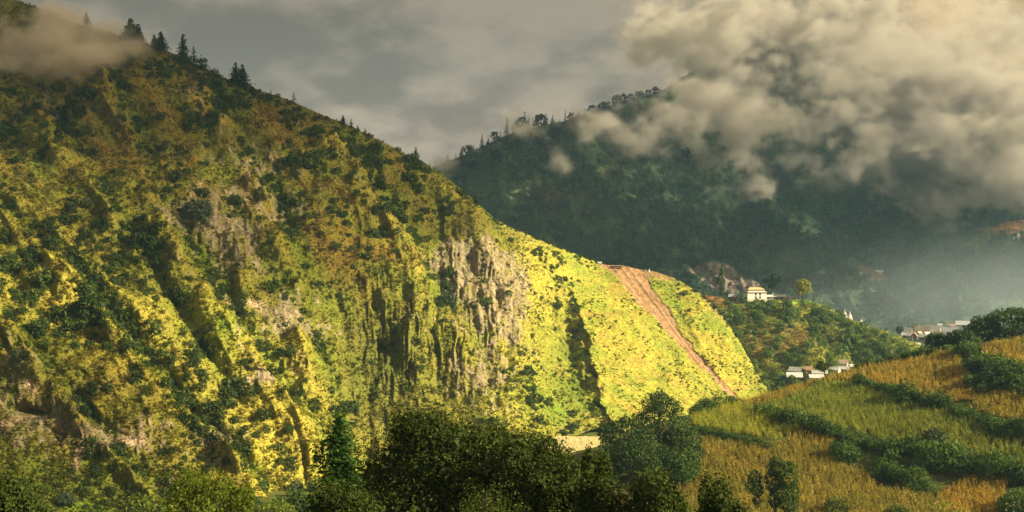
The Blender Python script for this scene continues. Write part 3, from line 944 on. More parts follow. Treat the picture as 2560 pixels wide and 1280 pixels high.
aPX, aPY, aV = A.PX, A.PY, A.V
dens = (0.22 + 1.6 * blob(aPX, aPY, 1010, 500, 170, 110, 35) + 0.9 * blob(aPX, aPY, 1060, 570, 110, 60) + 1.2 * sstep(0.10, 0.02, aV) * sstep(300, 420, aPX) * (1 - sstep(1490, 1500, aPX))
        + 1.3 * blob(aPX, aPY, 290, 640, 160, 70, 15) + 1.4 * blob(aPX, aPY, 120, 740, 140, 120, 30) + 1.1 * blob(aPX, aPY, 380, 930, 220, 60, 52) + 0.9 * blob(aPX, aPY, 560, 1010, 160, 50, 50)
        + 0.7 * blob(aPX, aPY, 600, 330, 260, 120, 30) + 0.8 * blob(aPX, aPY, 250, 240, 240, 90) + 2.0 * blob(aPX, aPY, 1390, 760, 60, 95, -20) + 1.6 * blob(aPX, aPY, 1330, 650, 70, 40, 35)
        + 2.6 * blob(aPX, aPY, 1360, 1030, 110, 30, 38) + 0.5 * blob(aPX, aPY, 100, 300, 200, 140))
dens *= (1 - 0.95 * A.slide) * (1 - 0.7 * A.rock) * (1 - 0.8 * sstep(1480, 1520, aPX) * sstep(0.08, 0.12, aV)) * sstep(-60, -10, aPX)
dens += 1.2 * blob(aPX, aPY, 1400, 800, 26, 120, -8) + .9 * in1 * np.exp(-((aPX - L1 + 6) / 14) ** 2)
dens += 1.3 * ribgully * (1 - sstep(1250, 1420, aPX))
dens *= np.clip(0.35 + 2.6 * fbm(aPX / 45, aPY / 45, 3.3, 3, 0.6, seed=200), 0.02, 3)
dens[-1] = dens[0] = 0
rg = np.random.default_rng(42)
NSH = 3000
ii, pts = A.pick(dens, NSH, rg)
rad = np.exp(rg.normal(0.60, 0.46, NSH)) * np.where(aPX.flat[ii] > 1440, 0.55, 1.0) * np.where((aPX.flat[ii] > 1230) & (aPX.flat[ii] <= 1440), 0.8, 1.0)
app = rad / pts[:, 1] * (aPX.flat[ii] > 4) * (aPY.flat[ii] < 1250)
order = np.argsort(-app)
ZONES = [(330, 110, 'just below the tall crest pines'), (110, 260, 'under the mist bank at the far upper left'), (560, 300, 'on the brown upper slope below the close pair of pines'),
         (800, 380, 'on the open brown slope under the tiny lone pine'), (1010, 470, 'in the dark thicket below the single pointed pine'), (1090, 600, 'above the top of the pale cliff'),
         (640, 500, 'right of the large grey-green bush over the hollow'), (330, 460, 'left of the large grey-green bush over the hollow'), (80, 480, 'at the left edge halfway up the slope'),
         (280, 640, 'in the green cluster left of the middle gully'), (110, 740, 'on the yellow-green slope at the left edge'), (560, 690, 'on the brown rib left of the dark bush'),
         (780, 700, 'on the slope right of the pale rock scar'), (950, 850, 'in the fluted ravine left of the pale cliff'), (1200, 840, 'on the pale cliff itself'),
         (1390, 760, 'beside the dark gully in the bright yellow slope'), (1350, 650, 'on the bright ridge just right of the cliff'), (1360, 1030, 'on the green fan at the foot of the bright slope'),
         (400, 930, 'along the diagonal gully in the lower left'), (120, 960, 'among the rocks at the lower left edge'), (560, 1050, 'on the bright lower slope left of the lone dark bush'),
         (720, 1120, 'on the bright lower slope above the green pine'), (300, 1150, 'on the rocky foot above the lime trees'), (1450, 640, 'near the skyline left of the landslide')]


def zone(x, y):
    return min(ZONES, key=lambda z: (z[0] - x) ** 2 + (z[1] - y) ** 2)[2]


r33, r66 = np.percentile(rad[order[:240]], [33, 66])
for n_, k in enumerate(order[:240]):
    o = link('shrub', shrub_me[n_ % 7], loc=pts[k] - [0, 0, .25 * rad[k]], rot=(0, 0, 6.28 * rg.random()), scl=tuple(rad[k] * np.array([1, 1, .8 + .4 * rg.random()])))
    size_w = 'small' if rad[k] < r33 else 'middling' if rad[k] < r66 else 'big'
    tag(o, size_w + ' dark green shrub ' + zone(aPX.flat[ii[k]], aPY.flat[ii[k]]), 'shrub', 'shrubs dotted over the steep mountainside')
rest = order[240:]
o = scatter('shrubs', pts[rest] - np.stack([0 * rest, 0 * rest, .25 * rad[rest]], 1), shrub_i, rg.integers(0, 7, len(rest)), zrot(len(rest), rg),
            rad[rest][:, None] * np.array([1, 1, 1.0]), rgba((1.1, 1.1, 1.0), len(rest)))
tag(o, 'small distant shrubs scattered thickly over the mountainside', 'shrubs')

sd_ = sstep(1240, 1300, aPX) * (1 - A.slide) * np.clip(.1 + 2.2 * fbm((aPX - .75 * aPY) / 22, (aPX + aPY) / 90, 2.2, 3, .6, seed=207), .02, 2) * sstep(.02, .06, aV)
ii, pts = A.pick(sd_, 1700, rg)
r_ = rg.uniform(.25, .95, 1700)
o = scatter('scrub', pts, shrub_i, rg.integers(0, 7, 1700), zrot(1700, rg), r_[:, None] * np.array([1.2, 1.2, .8]), rgba((1.9, 1.7, 1.0), 1700))
tag(o, 'low green scrub speckling the bright yellow slope around the landslide', 'scrub')

# ---- grass tussocks
tuft_p = []
for k in range(4):
    r2 = np.random.default_rng(300 + k)
    nb = 9
    a = r2.random(nb) * 6.283
    V = []; vv = []
    for j in range(nb):
        u = np.array([math.cos(a[j]), math.sin(a[j]), 0]); s_ = np.array([-u[1], u[0], 0])
        L_ = .7 + .6 * r2.random(); p0 = .25 * r2.random() * u
        tip = p0 + u * L_ * (.35 + .4 * r2.random()) + np.array([0, 0, L_])
        wd = .16 + .12 * r2.random()
        V += [p0 - s_ * wd, p0 + s_ * wd, tip + s_ * wd * .5, tip - s_ * wd * .5]
        vv += [r2.random()] * 4
    tuft_p.append(proto(mesh_np('grass_tuft', np.array(V), np.arange(4 * nb).reshape(-1, 4), False, {'v': np.array(vv)}, M_TUFT)))


def tufts(loft, prob, n, smin, smax, label, seed, bright=1.0, name='grass', size_f=None):
    r3 = np.random.default_rng(seed)
    ii, p = loft.pick(prob, n, r3)
    dl = np.array([np.gradient(g_, axis=1).flat[ii] for g_ in (loft.X, loft.Y, loft.Z)]).T
    dw = np.array([np.gradient(g_, axis=0).flat[ii] for g_ in (loft.X, loft.Y, loft.Z)]).T
    p = p + dl * (r3.random((n, 1)) - .5) + dw * (r3.random((n, 1)) - .5) - [0, 0, .05]
    s_ = (smin + (smax - smin) * r3.random(n) ** 2) * (size_f.ravel()[ii] if size_f is not None else 1.0)
    o = scatter(name, p, tuft_p, r3.integers(0, 4, n), zrot(n, r3, .15), s_[:, None] * np.array([1.2, 1.2, 1.0]), rgba(np.clip(loft.col[ii] * bright, 0, .9), n))
    return tag(o, label, 'grass')


tufts(A, (1 - A.slide) * (1 - .75 * A.rock) * sstep(-60, -20, aPX) * (1 - .35 * sstep(1250, 1420, aPX)), 85000, .35, 1.1, 'tussocks of yellow and olive grass covering the mountain slope', 1, size_f=(1 - .35 * sstep(1250, 1420, aPX)) * np.clip(1 + 1.1 * fbm(aPX / 18, aPY / 14, 3, 3, .6, seed=205), .3, 2))
tufts(B, np.ones_like(B.PX), 16000, .5, 1.5, 'rough green grass covering the spur below the temple', 2)

# ---- trees and bushes of the spur
spur_me = []
for m_ in shrub_me:
    spur_me.append(m_.copy()); spur_me[-1].materials.clear(); spur_me[-1].materials.append(M_SPUR)
bd = 0.5 + 1.6 * blob(B.PX, B.PY, 1960, 790, 120, 26) + 1.2 * blob(B.PX, B.PY, 2110, 880, 90, 40, 10) + 1.0 * blob(B.PX, B.PY, 1930, 940, 70, 40) - 0.9 * blob(B.PX, B.PY, 2000, 850, 60, 35)
bd = np.clip(bd, 0.02, 4) * sstep(0.14, 0.19, B.V) * sstep(1790, 1830, B.PX) * (1 - sstep(2300, 2330, B.PX)) * (1 - sstep(0.97, 0.99, B.V))
bd *= np.clip(0.4 + 2.4 * fbm(B.PX / 25, B.PY / 25, 1, 3, 0.6, seed=210), 0.03, 3)
NB = 620
ii, pts = B.pick(bd, NB, rg)
# keep the village clearing open
hid = blob(B.PX.flat[ii], B.PY.flat[ii], 2010, 935, 40, 16) + blob(B.PX.flat[ii], B.PY.flat[ii], 2110, 916, 40, 14)
ii, pts = ii[hid < .45], pts[hid < .45]
rad = np.exp(rg.normal(0.95, 0.32, len(ii)))
order = np.argsort(-rad)
for n_, k in enumerate(order[:160]):
    o = link('small_tree', spur_me[n_ % 7], loc=pts[k] - [0, 0, .2 * rad[k]], rot=(0, 0, 6.28 * rg.random()), scl=tuple(rad[k] * np.array([1, 1, 1.0 + .5 * rg.random()])))
    x_, y_ = B.PX.flat[ii[k]], B.PY.flat[ii[k]]
    z_ = ('directly under the temple lawn' if y_ < 815 and x_ < 2030 else 'under the pair of white stupas' if y_ < 850 else 'at the left edge of the spur beside the bright ridge' if x_ < 1920
          else 'just above the lower village' if x_ < 2130 and y_ > 880 else 'around the tan clearing of the spur' if x_ < 2080 else 'near the low right end of the spur')
    tag(o, ('tall ' if n_ < 50 else 'medium ' if n_ < 105 else 'low ') + 'bushy green tree ' + z_, 'tree', 'bushy trees on the temple spur')
rest = order[160:]
o = scatter('undergrowth', pts[rest] - [0, 0, .4], shrub_i, rg.integers(0, 7, len(rest)), zrot(len(rest), rg), rad[rest][:, None] * np.array([1, 1, 1.1]), rgba((2.2, 2.2, 1.4), len(rest)))
tag(o, 'bushy undergrowth between the trees of the temple spur', 'undergrowth')

# ---- bushes along the hidden valley floor
nv_ = 700
vp = np.stack([rg.uniform(-230, 110, nv_), rg.uniform(290, 560, nv_), np.full(nv_, -114.3)], 1)
vp = vp[(np.abs(vp[:, 0] / vp[:, 1] * F + 1280 - 1435) > 75) | (vp[:, 1] < 560)]
vp = vp[~((vp[:, 1] > 520) & (vp[:, 0] > 5))]
vr = rg.uniform(1.2, 4.5, len(vp))
o = scatter('undergrowth', vp, shrub_i, rg.integers(0, 7, len(vp)), zrot(len(vp), rg), vr[:, None] * np.array([1, 1, 1.1]), rgba((1.6, 1.6, 1.1), len(vp)))
tag(o, 'bushy undergrowth along the valley floor at the foot of the mountain', 'undergrowth')

# ---- forest of the far mountain
con_me = [conifer_mesh('pine', 14 + 3 * k % 5, 6.5 + k % 3, np.random.default_rng(400 + k), [M_BARK, M_PINE], 11, .25, .8, .8) for k in range(5)]
bro_me = []
for k in range(5):
    r2 = np.random.default_rng(450 + k)
    bro_me.append(crown_mesh('forest_tree', blobs_for('dome', 11, 9, r2, 5), 150, 2.0, r2, M_FOREST, .5))
fi = [proto(m) for m in bro_me]
con_i = []
for m in con_me[:3]:
    m2 = m.copy(); m2.materials.clear(); m2.materials.append(M_BARK); m2.materials.append(M_FOREST); con_i.append(proto(m2))
fp = np.clip(0.7 + 1.6 * fbm(C.PX / 70, C.PY / 60, 5, 4, 0.6, seed=220), 0.03, 2) * (1 - np.clip(C.clear, 0, 1)) * sstep(1060, 1090, C.PX) * (1 - sstep(2620, 2640, C.PX)) * sstep(0.0, 0.01, C.V)
NF = 16000
ii, pts = C.pick(fp, NF, rg)
up = (C.PY.flat[ii] < 400).astype(int)
idx = np.where((rg.random(NF) < .25 + .5 * up), 5 + rg.integers(0, 3, NF), rg.integers(0, 5, NF))
sc_ = (0.35 + 0.75 * rg.random(NF) ** 1.6)
o = scatter('forest', pts - [0, 0, 1.0], fi + con_i, idx, zrot(NF, rg, .04), sc_[:, None] * np.array([1.1, 1.1, .9]), rgba((1.15, 1.15, 1.2), NF))
tag(o, 'dense dark green forest covering the cloud-capped far mountain', 'forest')

# ridge-line trees of the far mountain, one by one
ridge = [(1118, 26), (1140, 22), (1152, 30), (1170, 34), (1183, 26), (1205, 40), (1222, 30), (1238, 34), (1252, 28), (1268, 50), (1284, 30), (1303, 44), (1312, 50), (1322, 40), (1333, 34),
         (1352, 44), (1366, 38), (1382, 30), (1412, 34), (1428, 28), (1446, 24), (1462, 26), (1484, 34), (1505, 30), (1518, 26), (1542, 34), (1560, 30), (1580, 26), (1600, 28), (1620, 24), (1640, 28)]
for n_, (x, hp) in enumerate(ridge):
    b = C.at(x, np.interp(x, [r[0] for r in C_rows[0]], [r[1] for r in C_rows[0]]) + 8)
    h = hp / F * b[1]
    broad = n_ % 4 == 3 or x > 1470
    me = bro_me[n_ % 5] if broad else con_me[n_ % 5]
    hm = 11.5 if broad else 14.0 + 3 * (n_ % 5) % 5
    s_ = h / hm
    o = link('ridge_tree' if broad else 'ridge_pine', me, loc=b - [0, 0, 1.0], rot=(0, 0, rg.random() * 6.28), scl=(s_ * 1.15, s_ * 1.15, s_))
    tag(o, 'round dark tree on the misty crest of the far mountain' if broad else 'dark conifer standing in mist on the crest of the far mountain',
        'tree', 'round trees on the far crest' if broad else 'conifers on the far crest')
for x, y, hp in ((1605, 410, 40), (1640, 400, 30), (1715, 400, 36), (1690, 410, 26), (1240, 410, 40), (1180, 430, 34), (1350, 370, 40), (1440, 390, 36)):
    b = C.at(x, y)
    s_ = hp / F * b[1] / 11.5
    o = link('ridge_tree', bro_me[x % 5], loc=b - [0, 0, 1], scl=s_)
    tag(o, 'tall dark tree rising from the misty forest on the far slope', 'tree', 'tall trees on the far slope')
for x, y, hp, lab in ((1918, 40, 22, 'lone dark tree peeping out of the high golden cloud, the left one'), (1936, 44, 16, 'ragged dark tree peeping out of the high golden cloud, the right one')):
    b = C.at(x, y + 4)
    s_ = hp / F * b[1] / 14
    tag(link('ridge_pine', con_me[x % 5], loc=b, scl=s_), lab, 'tree')

# ---- pines on the crest of the left mountain
crest_x = [r[0] for r in A_rows[0]]; crest_y = [r[1] for r in A_rows[0]]
pines = [(327, 52, 52, 'pine', 'tall ragged pine on the crest beside the mist bank'), (345, 62, 30, 'pine', 'broad pine leaning against the tallest one on the misty crest'),
         (215, 32, 22, 'pine', 'faint pine swallowed by the mist on the upper left crest'),
         (386, 88, 24, 'pine', 'small pine touching a taller one on the crest, leftmost of that pair'), (402, 80, 34, 'pine', 'layered pine on the crest, right one of a touching pair'),
         (457, 88, 34, 'pine', 'well-shaped dark pine standing alone on the skyline crest'), (484, 117, 20, 'pine', 'narrow pine just below the well-shaped skyline pine'),
         (502, 137, 15, 'pine', 'smallest pine at the end of the row on the upper crest'),
         (588, 158, 30, 'pine', 'taller pine of the close pair halfway down the crest'), (605, 163, 34, 'pine', 'wider pine of the close pair halfway down the crest'),
         (735, 228, 12, 'pine', 'tiny lone pine on the open middle of the crest'), (677, 222, 6, 'pine', 'very small pine sapling on the crest above the tiny lone pine'),
         (857, 288, 18, 'pine', 'first pine of the small row on the lower crest'), (878, 297, 13, 'pine', 'second slim pine of the small row on the lower crest'),
         (895, 312, 12, 'pine', 'third pine of the small row on the lower crest'), (912, 320, 10, 'pine', 'last little pine of the row on the lower crest'),
         (1040, 370, 20, 'pine', 'single pointed pine low on the crest above the dark shrubs'), (992, 365, 8, 'pine', 'tiny sapling on the crest above the single pointed pine'),
         (1190, 488, 16, 'pine', 'small rounded green pine where the crest meets the far mountain')]
for n_, (x, top, wpx, k, lab) in enumerate(pines):
    cyy = np.interp(x, crest_x, crest_y)
    b = A.at(x, cyy + 3)
    d = b[1]
    h = max(3.0, b[2] - (640 - top) / F * d) if False else max(3.0, (640 - top) / F * d - b[2])
    me = conifer_mesh('pine', h, wpx / F * d * 1.5, np.random.default_rng(500 + n_), [M_BARK, M_PINE], 12 if wpx > 25 else 8, .28, 1.15 if wpx > 15 else .8, .72, bare=.06)
    tag(link('pine_tree', me, loc=b - [0, 0, .4]), lab, 'pine tree', 'pines along the crest of the left mountain')


for n_, x in enumerate(np.concatenate([rg.uniform(1290, 1500, 26), rg.uniform(1690, 1905, 30)])):
    b = A.at(x, np.interp(x, crest_x, crest_y) + 2)
    r_ = rg.uniform(.7, 1.9) * (1.35 if x > 1780 else 1)
    tag(link('shrub', shrub_me[n_ % 7], loc=b - [0, 0, .2], rot=(0, 0, 6.28 * rg.random()), scl=r_),
        'small dark bush on the skyline of the bright yellow ridge', 'shrub', 'bushes along the skyline of the bright ridge')


# ---- single notable bushes of the left mountain
def bush(name, loft, x, y, rpx, mat, lab, cat='bush', group=None, n=700, seed=0, hz=1.5, leaf=.2, loc=None, lift=-.15):
    r2 = np.random.default_rng(600 + seed)
    b = loft.at(x, y) if loc is None else np.array(loc)
    r = rpx / F * b[1]
    me = crown_mesh(name, blobs_for('bush', hz, 2.0, r2, 8), n, leaf, r2, mat, .5)
    return tag(link(name, me, loc=b + [0, 0, lift * r], rot=(0, 0, 6.28 * r2.random()), scl=r), lab, cat, group)


bush('large_bush', A, 490, 545, 42, M_GREY, 'large grey-green bush overhanging a dark rocky hollow in the ravine', n=1100, seed=1)
bush('large_bush', A, 815, 720 + 15, 26, M_GREY, 'grey-green bush on the face left of the pale cliff', seed=2) if False else None
bush('large_bush', A, 1118, 760, 28, M_GREY, 'grey-green bush clinging to the pale cliff face', seed=3)
bush('large_bush', A, 1210, 765, 20, M_MID, 'olive bush clinging to the middle of the pale cliff face', seed=4)
bush('large_bush', A, 670, 730, 24, M_SHRUB, 'dark round bush above the pale rock scar on the mountainside', seed=5)
bush('large_bush', A, 48, 905, 26, M_GREY, 'grey-green bush above the reddish rock at the far left', seed=6)
bush('large_bush', A, 165, 1258, 26, M_GREY, 'small bluish bush at the foot of the slope beside the dark corner tree', seed=7)
bush('large_bush', A, 110, 1235, 20, M_LIME, 'bright green bush at the foot of the slope next to the dark corner tree', seed=8)
bush('large_bush', A, 350, 1280, 40, M_LIME, 'bright green bush at the foot of the slope left of the lime tree', seed=9)
bush('large_bush', A, 740, 1225, 22, M_GREY, 'grey-green bush on the bright yellow slope left of the green pine', seed=10)
bush('large_bush', A, 660, 1050, 22, M_SHRUB, 'dark bush alone on the bright yellow lower slope', seed=11)

# ------------------------------------------------------------------ maize hill
cellA = np.linalg.norm(np.cross(np.stack([np.gradient(g_, axis=1) for g_ in (Dh.X, Dh.Y, Dh.Z)], -1), np.stack([np.gradient(g_, axis=0) for g_ in (Dh.X, Dh.Y, Dh.Z)], -1)), axis=-1)
M_MAIZE = mat_leaf('maize_leaves', (0.20, 0.160, 0.038), (0.68, 0.60, 0.125), 0.35, 0.55, True)
maize_p = []
for k in range(5):
    r2 = np.random.default_rng(700 + k)
    parts = [tube([(0, 0, -.1), (.03, 0, 1.1), (.05 * r2.normal(), .05 * r2.normal(), 2.25)], [.035, .028, .012], 3)]
    vv = [np.full(9, .7)]
    nl = 8
    for j in range(nl):
        a = j * math.pi + .5 * r2.normal() + k; z = .35 + 1.5 * j / nl
        u = np.array([math.cos(a), math.sin(a), 0]); s_ = np.array([-u[1], u[0], 0]) * (.07 + .03 * r2.random())
        L_ = .55 + .35 * r2.random(); dr = r2.random()
        c0 = np.array([0, 0, z]); c1 = c0 + u * L_ * .5 + [0, 0, .28 - .15 * dr]; c2 = c0 + u * L_ * .95 + [0, 0, .05 - .65 * dr]
        parts.append((np.array([c0 - s_ * .5, c0 + s_ * .5, c1 + s_, c1 - s_, c2 + s_ * .3, c2 - s_ * .3]), np.array([[0, 1, 2, 3], [3, 2, 4, 5]])))
        vv.append(np.full(6, r2.random()))
    for j in range(4):
        a = r2.random() * 6.28; tip = np.array([math.cos(a) * .18, math.sin(a) * .18, 2.62]); c0 = np.array([0, 0, 2.2])
        s_ = np.array([-math.sin(a), math.cos(a), 0]) * .03
        parts.append((np.array([c0 - s_, c0 + s_, tip + s_, tip - s_]), np.array([[0, 1, 2, 3]])))
        vv.append(np.full(4, 1.0))
    V, Q = join(parts)
    maize_p.append(proto(mesh_np('maize', V, Q, False, {'v': np.concatenate(vv)}, M_MAIZE)))

fields = [
    ([(2452, 880), (2475, 862), (2560, 848), (2780, 835), (2780, 935), (2560, 915), (2500, 902), (2462, 892)], (1.1, 1.0, .8), .9, 'golden maize standing on the high terrace at the top right corner'),
    ([(1850, 1006), (2000, 966), (2150, 922), (2280, 902), (2372, 880), (2400, 900), (2422, 945), (2440, 1000), (2370, 1010), (2310, 992), (2250, 974), (2150, 952), (2060, 952), (1960, 1000), (1890, 1010)], (.98, .88, .72), .95, 'amber ripe maize along the brow of the hill under the far village'),
    ([(1900, 1012), (1960, 1000), (2060, 956), (2140, 956), (2160, 972), (2300, 1014), (2480, 1066), (2560, 1090), (2720, 1105), (2720, 1200), (2560, 1185), (2420, 1145), (2300, 1115), (2200, 1104), (2080, 1070), (1990, 1048)], (.62, .82, .55), .85, 'olive green maize on the broad middle terrace between two hedges'),
    ([(1722, 1046), (1790, 1022), (1860, 1006), (1890, 1022), (2000, 1058), (2060, 1072), (1990, 1088), (1935, 1105), (1740, 1070)], (.85, 1.0, .55), .85, 'yellow-green maize on the small terrace nearest the bright slope'),
    ([(1740, 1098), (1850, 1116), (1935, 1122), (1990, 1090), (2060, 1074), (2090, 1110), (2080, 1152), (2160, 1182), (2200, 1222), (2330, 1240), (2420, 1310), (1690, 1310), (1700, 1180), (1765, 1150)], (.80, .76, .60), .9, 'brown drying maize on the lowest terrace around the two-lobed tree'),
    ([(2440, 990), (2460, 975), (2560, 990), (2720, 1010), (2720, 1090), (2560, 1068), (2470, 1040), (2425, 1025)], (.9, .84, .6), .85, 'thin strip of tan maize between the thicket and the upper hedge at right'),
    ([(2340, 1240), (2420, 1198), (2520, 1200), (2500, 1290), (2370, 1305)], (.95, .78, .55), .9, 'reddish gold maize patch beside the corner bush at lower right'),
]
for poly, tint, dn, lab in fields:
    jx = Dh.PX + 4 * fbm(Dh.PX / 15, Dh.PY / 15, 1, 2, seed=230); jy = Dh.PY + 3 * fbm(Dh.PX / 15, Dh.PY / 15, 2, 2, seed=231)
    mk = inpoly(jx, jy, poly)
    w = (mk * cellA).ravel()
    n = int(w.sum() / .74 * dn)
    cdf = np.cumsum(w); ii = np.clip(np.searchsorted(cdf / cdf[-1], rg.random(n)), 0, w.size - 1)
    p = np.stack([Dh.X.flat[ii], Dh.Y.flat[ii], Dh.Z.flat[ii]], -1)
    dl = np.array([np.gradient(g_, axis=1).flat[ii] for g_ in (Dh.X, Dh.Y, Dh.Z)]).T
    dw = np.array([np.gradient(g_, axis=0).flat[ii] for g_ in (Dh.X, Dh.Y, Dh.Z)]).T
    p = p + dl * (rg.random((n, 1)) - .5) + dw * (rg.random((n, 1)) - .5)
    pat = fbm(p[:, 0] / 9, p[:, 1] / 9, 0, 3, 0.55, seed=240)[:, None]
    tn = np.array(tint) * (1 + .6 * pat * np.array([.6, .35, .3]) + .25 * rg.normal(size=(n, 1)) * np.array([.6, .5, .4]))
    o = scatter('maize_field', p, maize_p, rg.integers(0, 5, n), zrot(n, rg, .10), (.75 + .4 * rg.random(n))[:, None] * np.array([1.15, 1.15, 1]), np.concatenate([np.clip(tn, .1, 1.6), np.ones((n, 1))], 1))
    tag(o, lab, 'maize field')

# ---- hedges
hb_me = []
for k in range(6):
    r2 = np.random.default_rng(800 + k)
    hb_me.append(crown_mesh('shrub', blobs_for('bush', 1.7, 2.1, r2, 7), 760, .19, r2, M_HEDGE, .45))


def hedge(lab, pts, extra=(), name='hedge', seed=0, squash=1.0):
    r2 = np.random.default_rng(850 + seed)
    pts = np.array(pts, float)
    b0 = Dh.at(*pts[len(pts) // 2][:2])
    root = thing(name, b0, lab, 'hedge' if name == 'hedge' else 'thicket')
    seg = np.concatenate([[0], np.cumsum(np.hypot(np.diff(pts[:, 0]), np.diff(pts[:, 1])))])
    t = 0.0; spots = []
    while t <= seg[-1]:
        x, y, r = (np.interp(t, seg, pts[:, c]) for c in range(3))
        spots.append((x, y + .12 * r * r2.normal(), r * (.75 + .95 * r2.random() ** 1.5)))
        t += r * (.55 + .4 * r2.random())
    spots += list(extra)
    for n_, (x, y, r) in enumerate(spots):
        b = Dh.at(x, y + .55 * r)
        rw = r / F * b[1]
        link('shrub', hb_me[n_ % 6], root, b - b0 - [0, 0, .25 * rw], (0, 0, 6.28 * r2.random()), (rw, rw, rw * squash * (.8 + .45 * r2.random())))
    return root


hedge('low clipped-looking hedge sloping under the small yellow-green terrace', [(1735, 1072, 11), (1800, 1084, 13), (1870, 1102, 14), (1925, 1116, 12)], seed=1)
hedge('dark hedge falling from the left edge between the green and brown maize', [(1895, 1020, 17), (1950, 1042, 18), (2010, 1056, 20), (2080, 1076, 24), (2140, 1092, 24)], seed=2)
hedge('big dark thicket of shrubs in the middle of the maize terraces', [(2180, 1100, 32), (2250, 1120, 34), (2330, 1128, 40), (2400, 1140, 36), (2450, 1158, 30), (2520, 1178, 26), (2620, 1200, 26)],
      [(2230, 1150, 28), (2290, 1160, 28), (2350, 1160, 30), (2410, 1172, 30), (2470, 1186, 26)], 'thicket', 3)
hedge('long dark hedge running below the amber maize to the right edge', [(2150, 954, 15), (2200, 966, 18), (2250, 982, 21), (2300, 994, 20), (2370, 1014, 20), (2430, 1034, 21), (2490, 1056, 22), (2560, 1074, 24), (2640, 1090, 26)],
      [(2262, 1002, 20), (2500, 1080, 18), (2530, 1088, 22)], seed=4)
hedge('dense green thicket on the bank under the golden corner maize', [(2425, 880, 22), (2440, 915, 28), (2480, 905, 24), (2530, 925, 26), (2600, 935, 30), (2680, 945, 30)],
      [(2430, 955, 24), (2470, 945, 32), (2500, 960, 30), (2540, 962, 32), (2590, 975, 32), (2640, 970, 32), (2460, 975, 22)], 'thicket', 5)
hedge('short bushy hedge in the lower fields beside the brown path', [(2200, 1168, 24), (2250, 1190, 27), (2300, 1206, 26), (2338, 1224, 20)], [(2225, 1192, 20), (2280, 1215, 20)], seed=6)
hedge('small dark row of bushes at the left rim of the maize hill', [(1735, 1020, 13), (1775, 1008, 15), (1812, 1004, 9), (1848, 998, 8)], seed=7)
hedge('sparse line of shrubs along the brow beyond the amber maize', [(2140, 915, 8), (2175, 905, 12), (2215, 900, 8), (2270, 890, 10), (2310, 880, 16), (2350, 872, 14)], seed=8)
bush('round_bush', Dh, 2112, 1150, 42, M_HEDGE, 'broad round bush standing alone in the brown maize left of the thicket', n=1500, seed=20, leaf=.16)
bush('round_bush', Dh, 2548, 1285, 58, M_HEDGE, 'large green bush cut by the lower right corner', n=1800, seed=21, leaf=.14)
bush('round_bush', Dh, 2040, 965, 14, M_HEDGE, 'tiny green bush among the amber maize near the small tree', n=400, seed=22)
bush('round_bush', Dh, 2248, 935, 9, M_HEDGE, 'tiny dark bush inside the amber maize', n=300, seed=23)
bush('round_bush', Dh, 2340, 1105, 30, M_GREY, 'pale silvery bush topping the big dark thicket', n=900, seed=24)
bush('round_bush', Dh, 2090, 1290, 40, M_OAK, 'olive bush at the bottom edge below the brown maize', n=1500, seed=25, leaf=.14)
bush('round_bush', Dh, 2240, 1300, 34, M_MID, 'green bush at the bottom edge left of the flowering shrub', n=1500, seed=26, leaf=.14)

# flowering shrub at the bottom edge
r2 = np.random.default_rng(880)
fb = np.array(P(2370, 1318, 330)); fr = 46 / F * 330
root = thing('flowering_shrub', fb, 'pale leafy shrub with red blossoms at the bottom edge of the maize', 'shrub', scl=fr)
fbl = blobs_for('bush', 1.5, 2.6, r2, 9)
link('foliage', crown_mesh('foliage', fbl, 1700, .14, r2, M_YEL, .6), root)
M_BLOOM = mat_leaf('red_blossom', (0.45, 0.05, 0.03), (0.75, 0.22, 0.15), 0.2, 0.1)
link('blossoms', crown_mesh('blossoms', [b for b in fbl if b[0] > -.2], 130, .16, r2, M_BLOOM, .98), root)

# ------------------------------------------------------------------ trees, middle distance
def ptree(name, x, base, top, wpx, d, shape, mat, lab, seed, n=2600, leafpx=7.0, crown_from=.12, nb=8, group=None, gz=None, **kw):
    b = P(x, base, d)
    h = (base - top) / F * d
    return tree(name, b, h, wpx / F * d, shape, mat, lab, 'tree', group, n, leafpx / F * d, seed, crown_from, nb, **kw)


ptree('broad_tree', 1650, 1150, 985, 150, 445, 'dome', M_MID, 'tallest dark tree of the clump between the bright slope and the maize', 11, 3600)
ptree('broad_tree', 1560, 1180, 1040, 150, 432, 'dome', M_MID, 'rounded dark tree at the left end of the clump beside the valley field', 12, 3200)
ptree('broad_tree', 1705, 1185, 1060, 110, 428, 'dome', M_MID, 'dark tree at the right end of the clump touching the maize', 13, 2600)
ptree('broad_tree', 1610, 1220, 1095, 150, 415, 'dome', M_MID, 'low spreading dark tree in front of the middle clump', 14, 3000)
ptree('broad_tree', 1525, 1215, 1110, 90, 420, 'bush', M_MID, 'small grey-green tree in front of the left end of the clump', 15, 1600)
ptree('broad_tree', 1705, 1215, 1110, 110, 412, 'bush', M_HEDGE, 'leafy bush-like tree below the clump at the edge of the brown maize', 16, 2000)
ptree('broad_tree', 1648, 1080, 958, 60, 470, 'open', M_GREY, 'thin pale-leaved tree showing above the dark clump', 17, 700)
ptree('small_tree', 2062, 952, 900, 42, 522, 'open', M_OAK, 'small dark tree on the brow in front of the lower village', 18, 500, 6, .3)
ptree('broad_tree', 2345, 905, 830, 66, 545, 'dome', M_MID, 'dark bell-shaped tree left of the group on the brow', 19, 1600)
ptree('broad_tree', 2412, 900, 822, 92, 540, 'dome', M_MID, 'wide green tree in the middle of the group on the brow', 20, 2600)
ptree('broad_tree', 2455, 890, 786, 90, 552, 'dome', M_MID, 'tall dark tree behind the golden corner maize', 21, 2400)
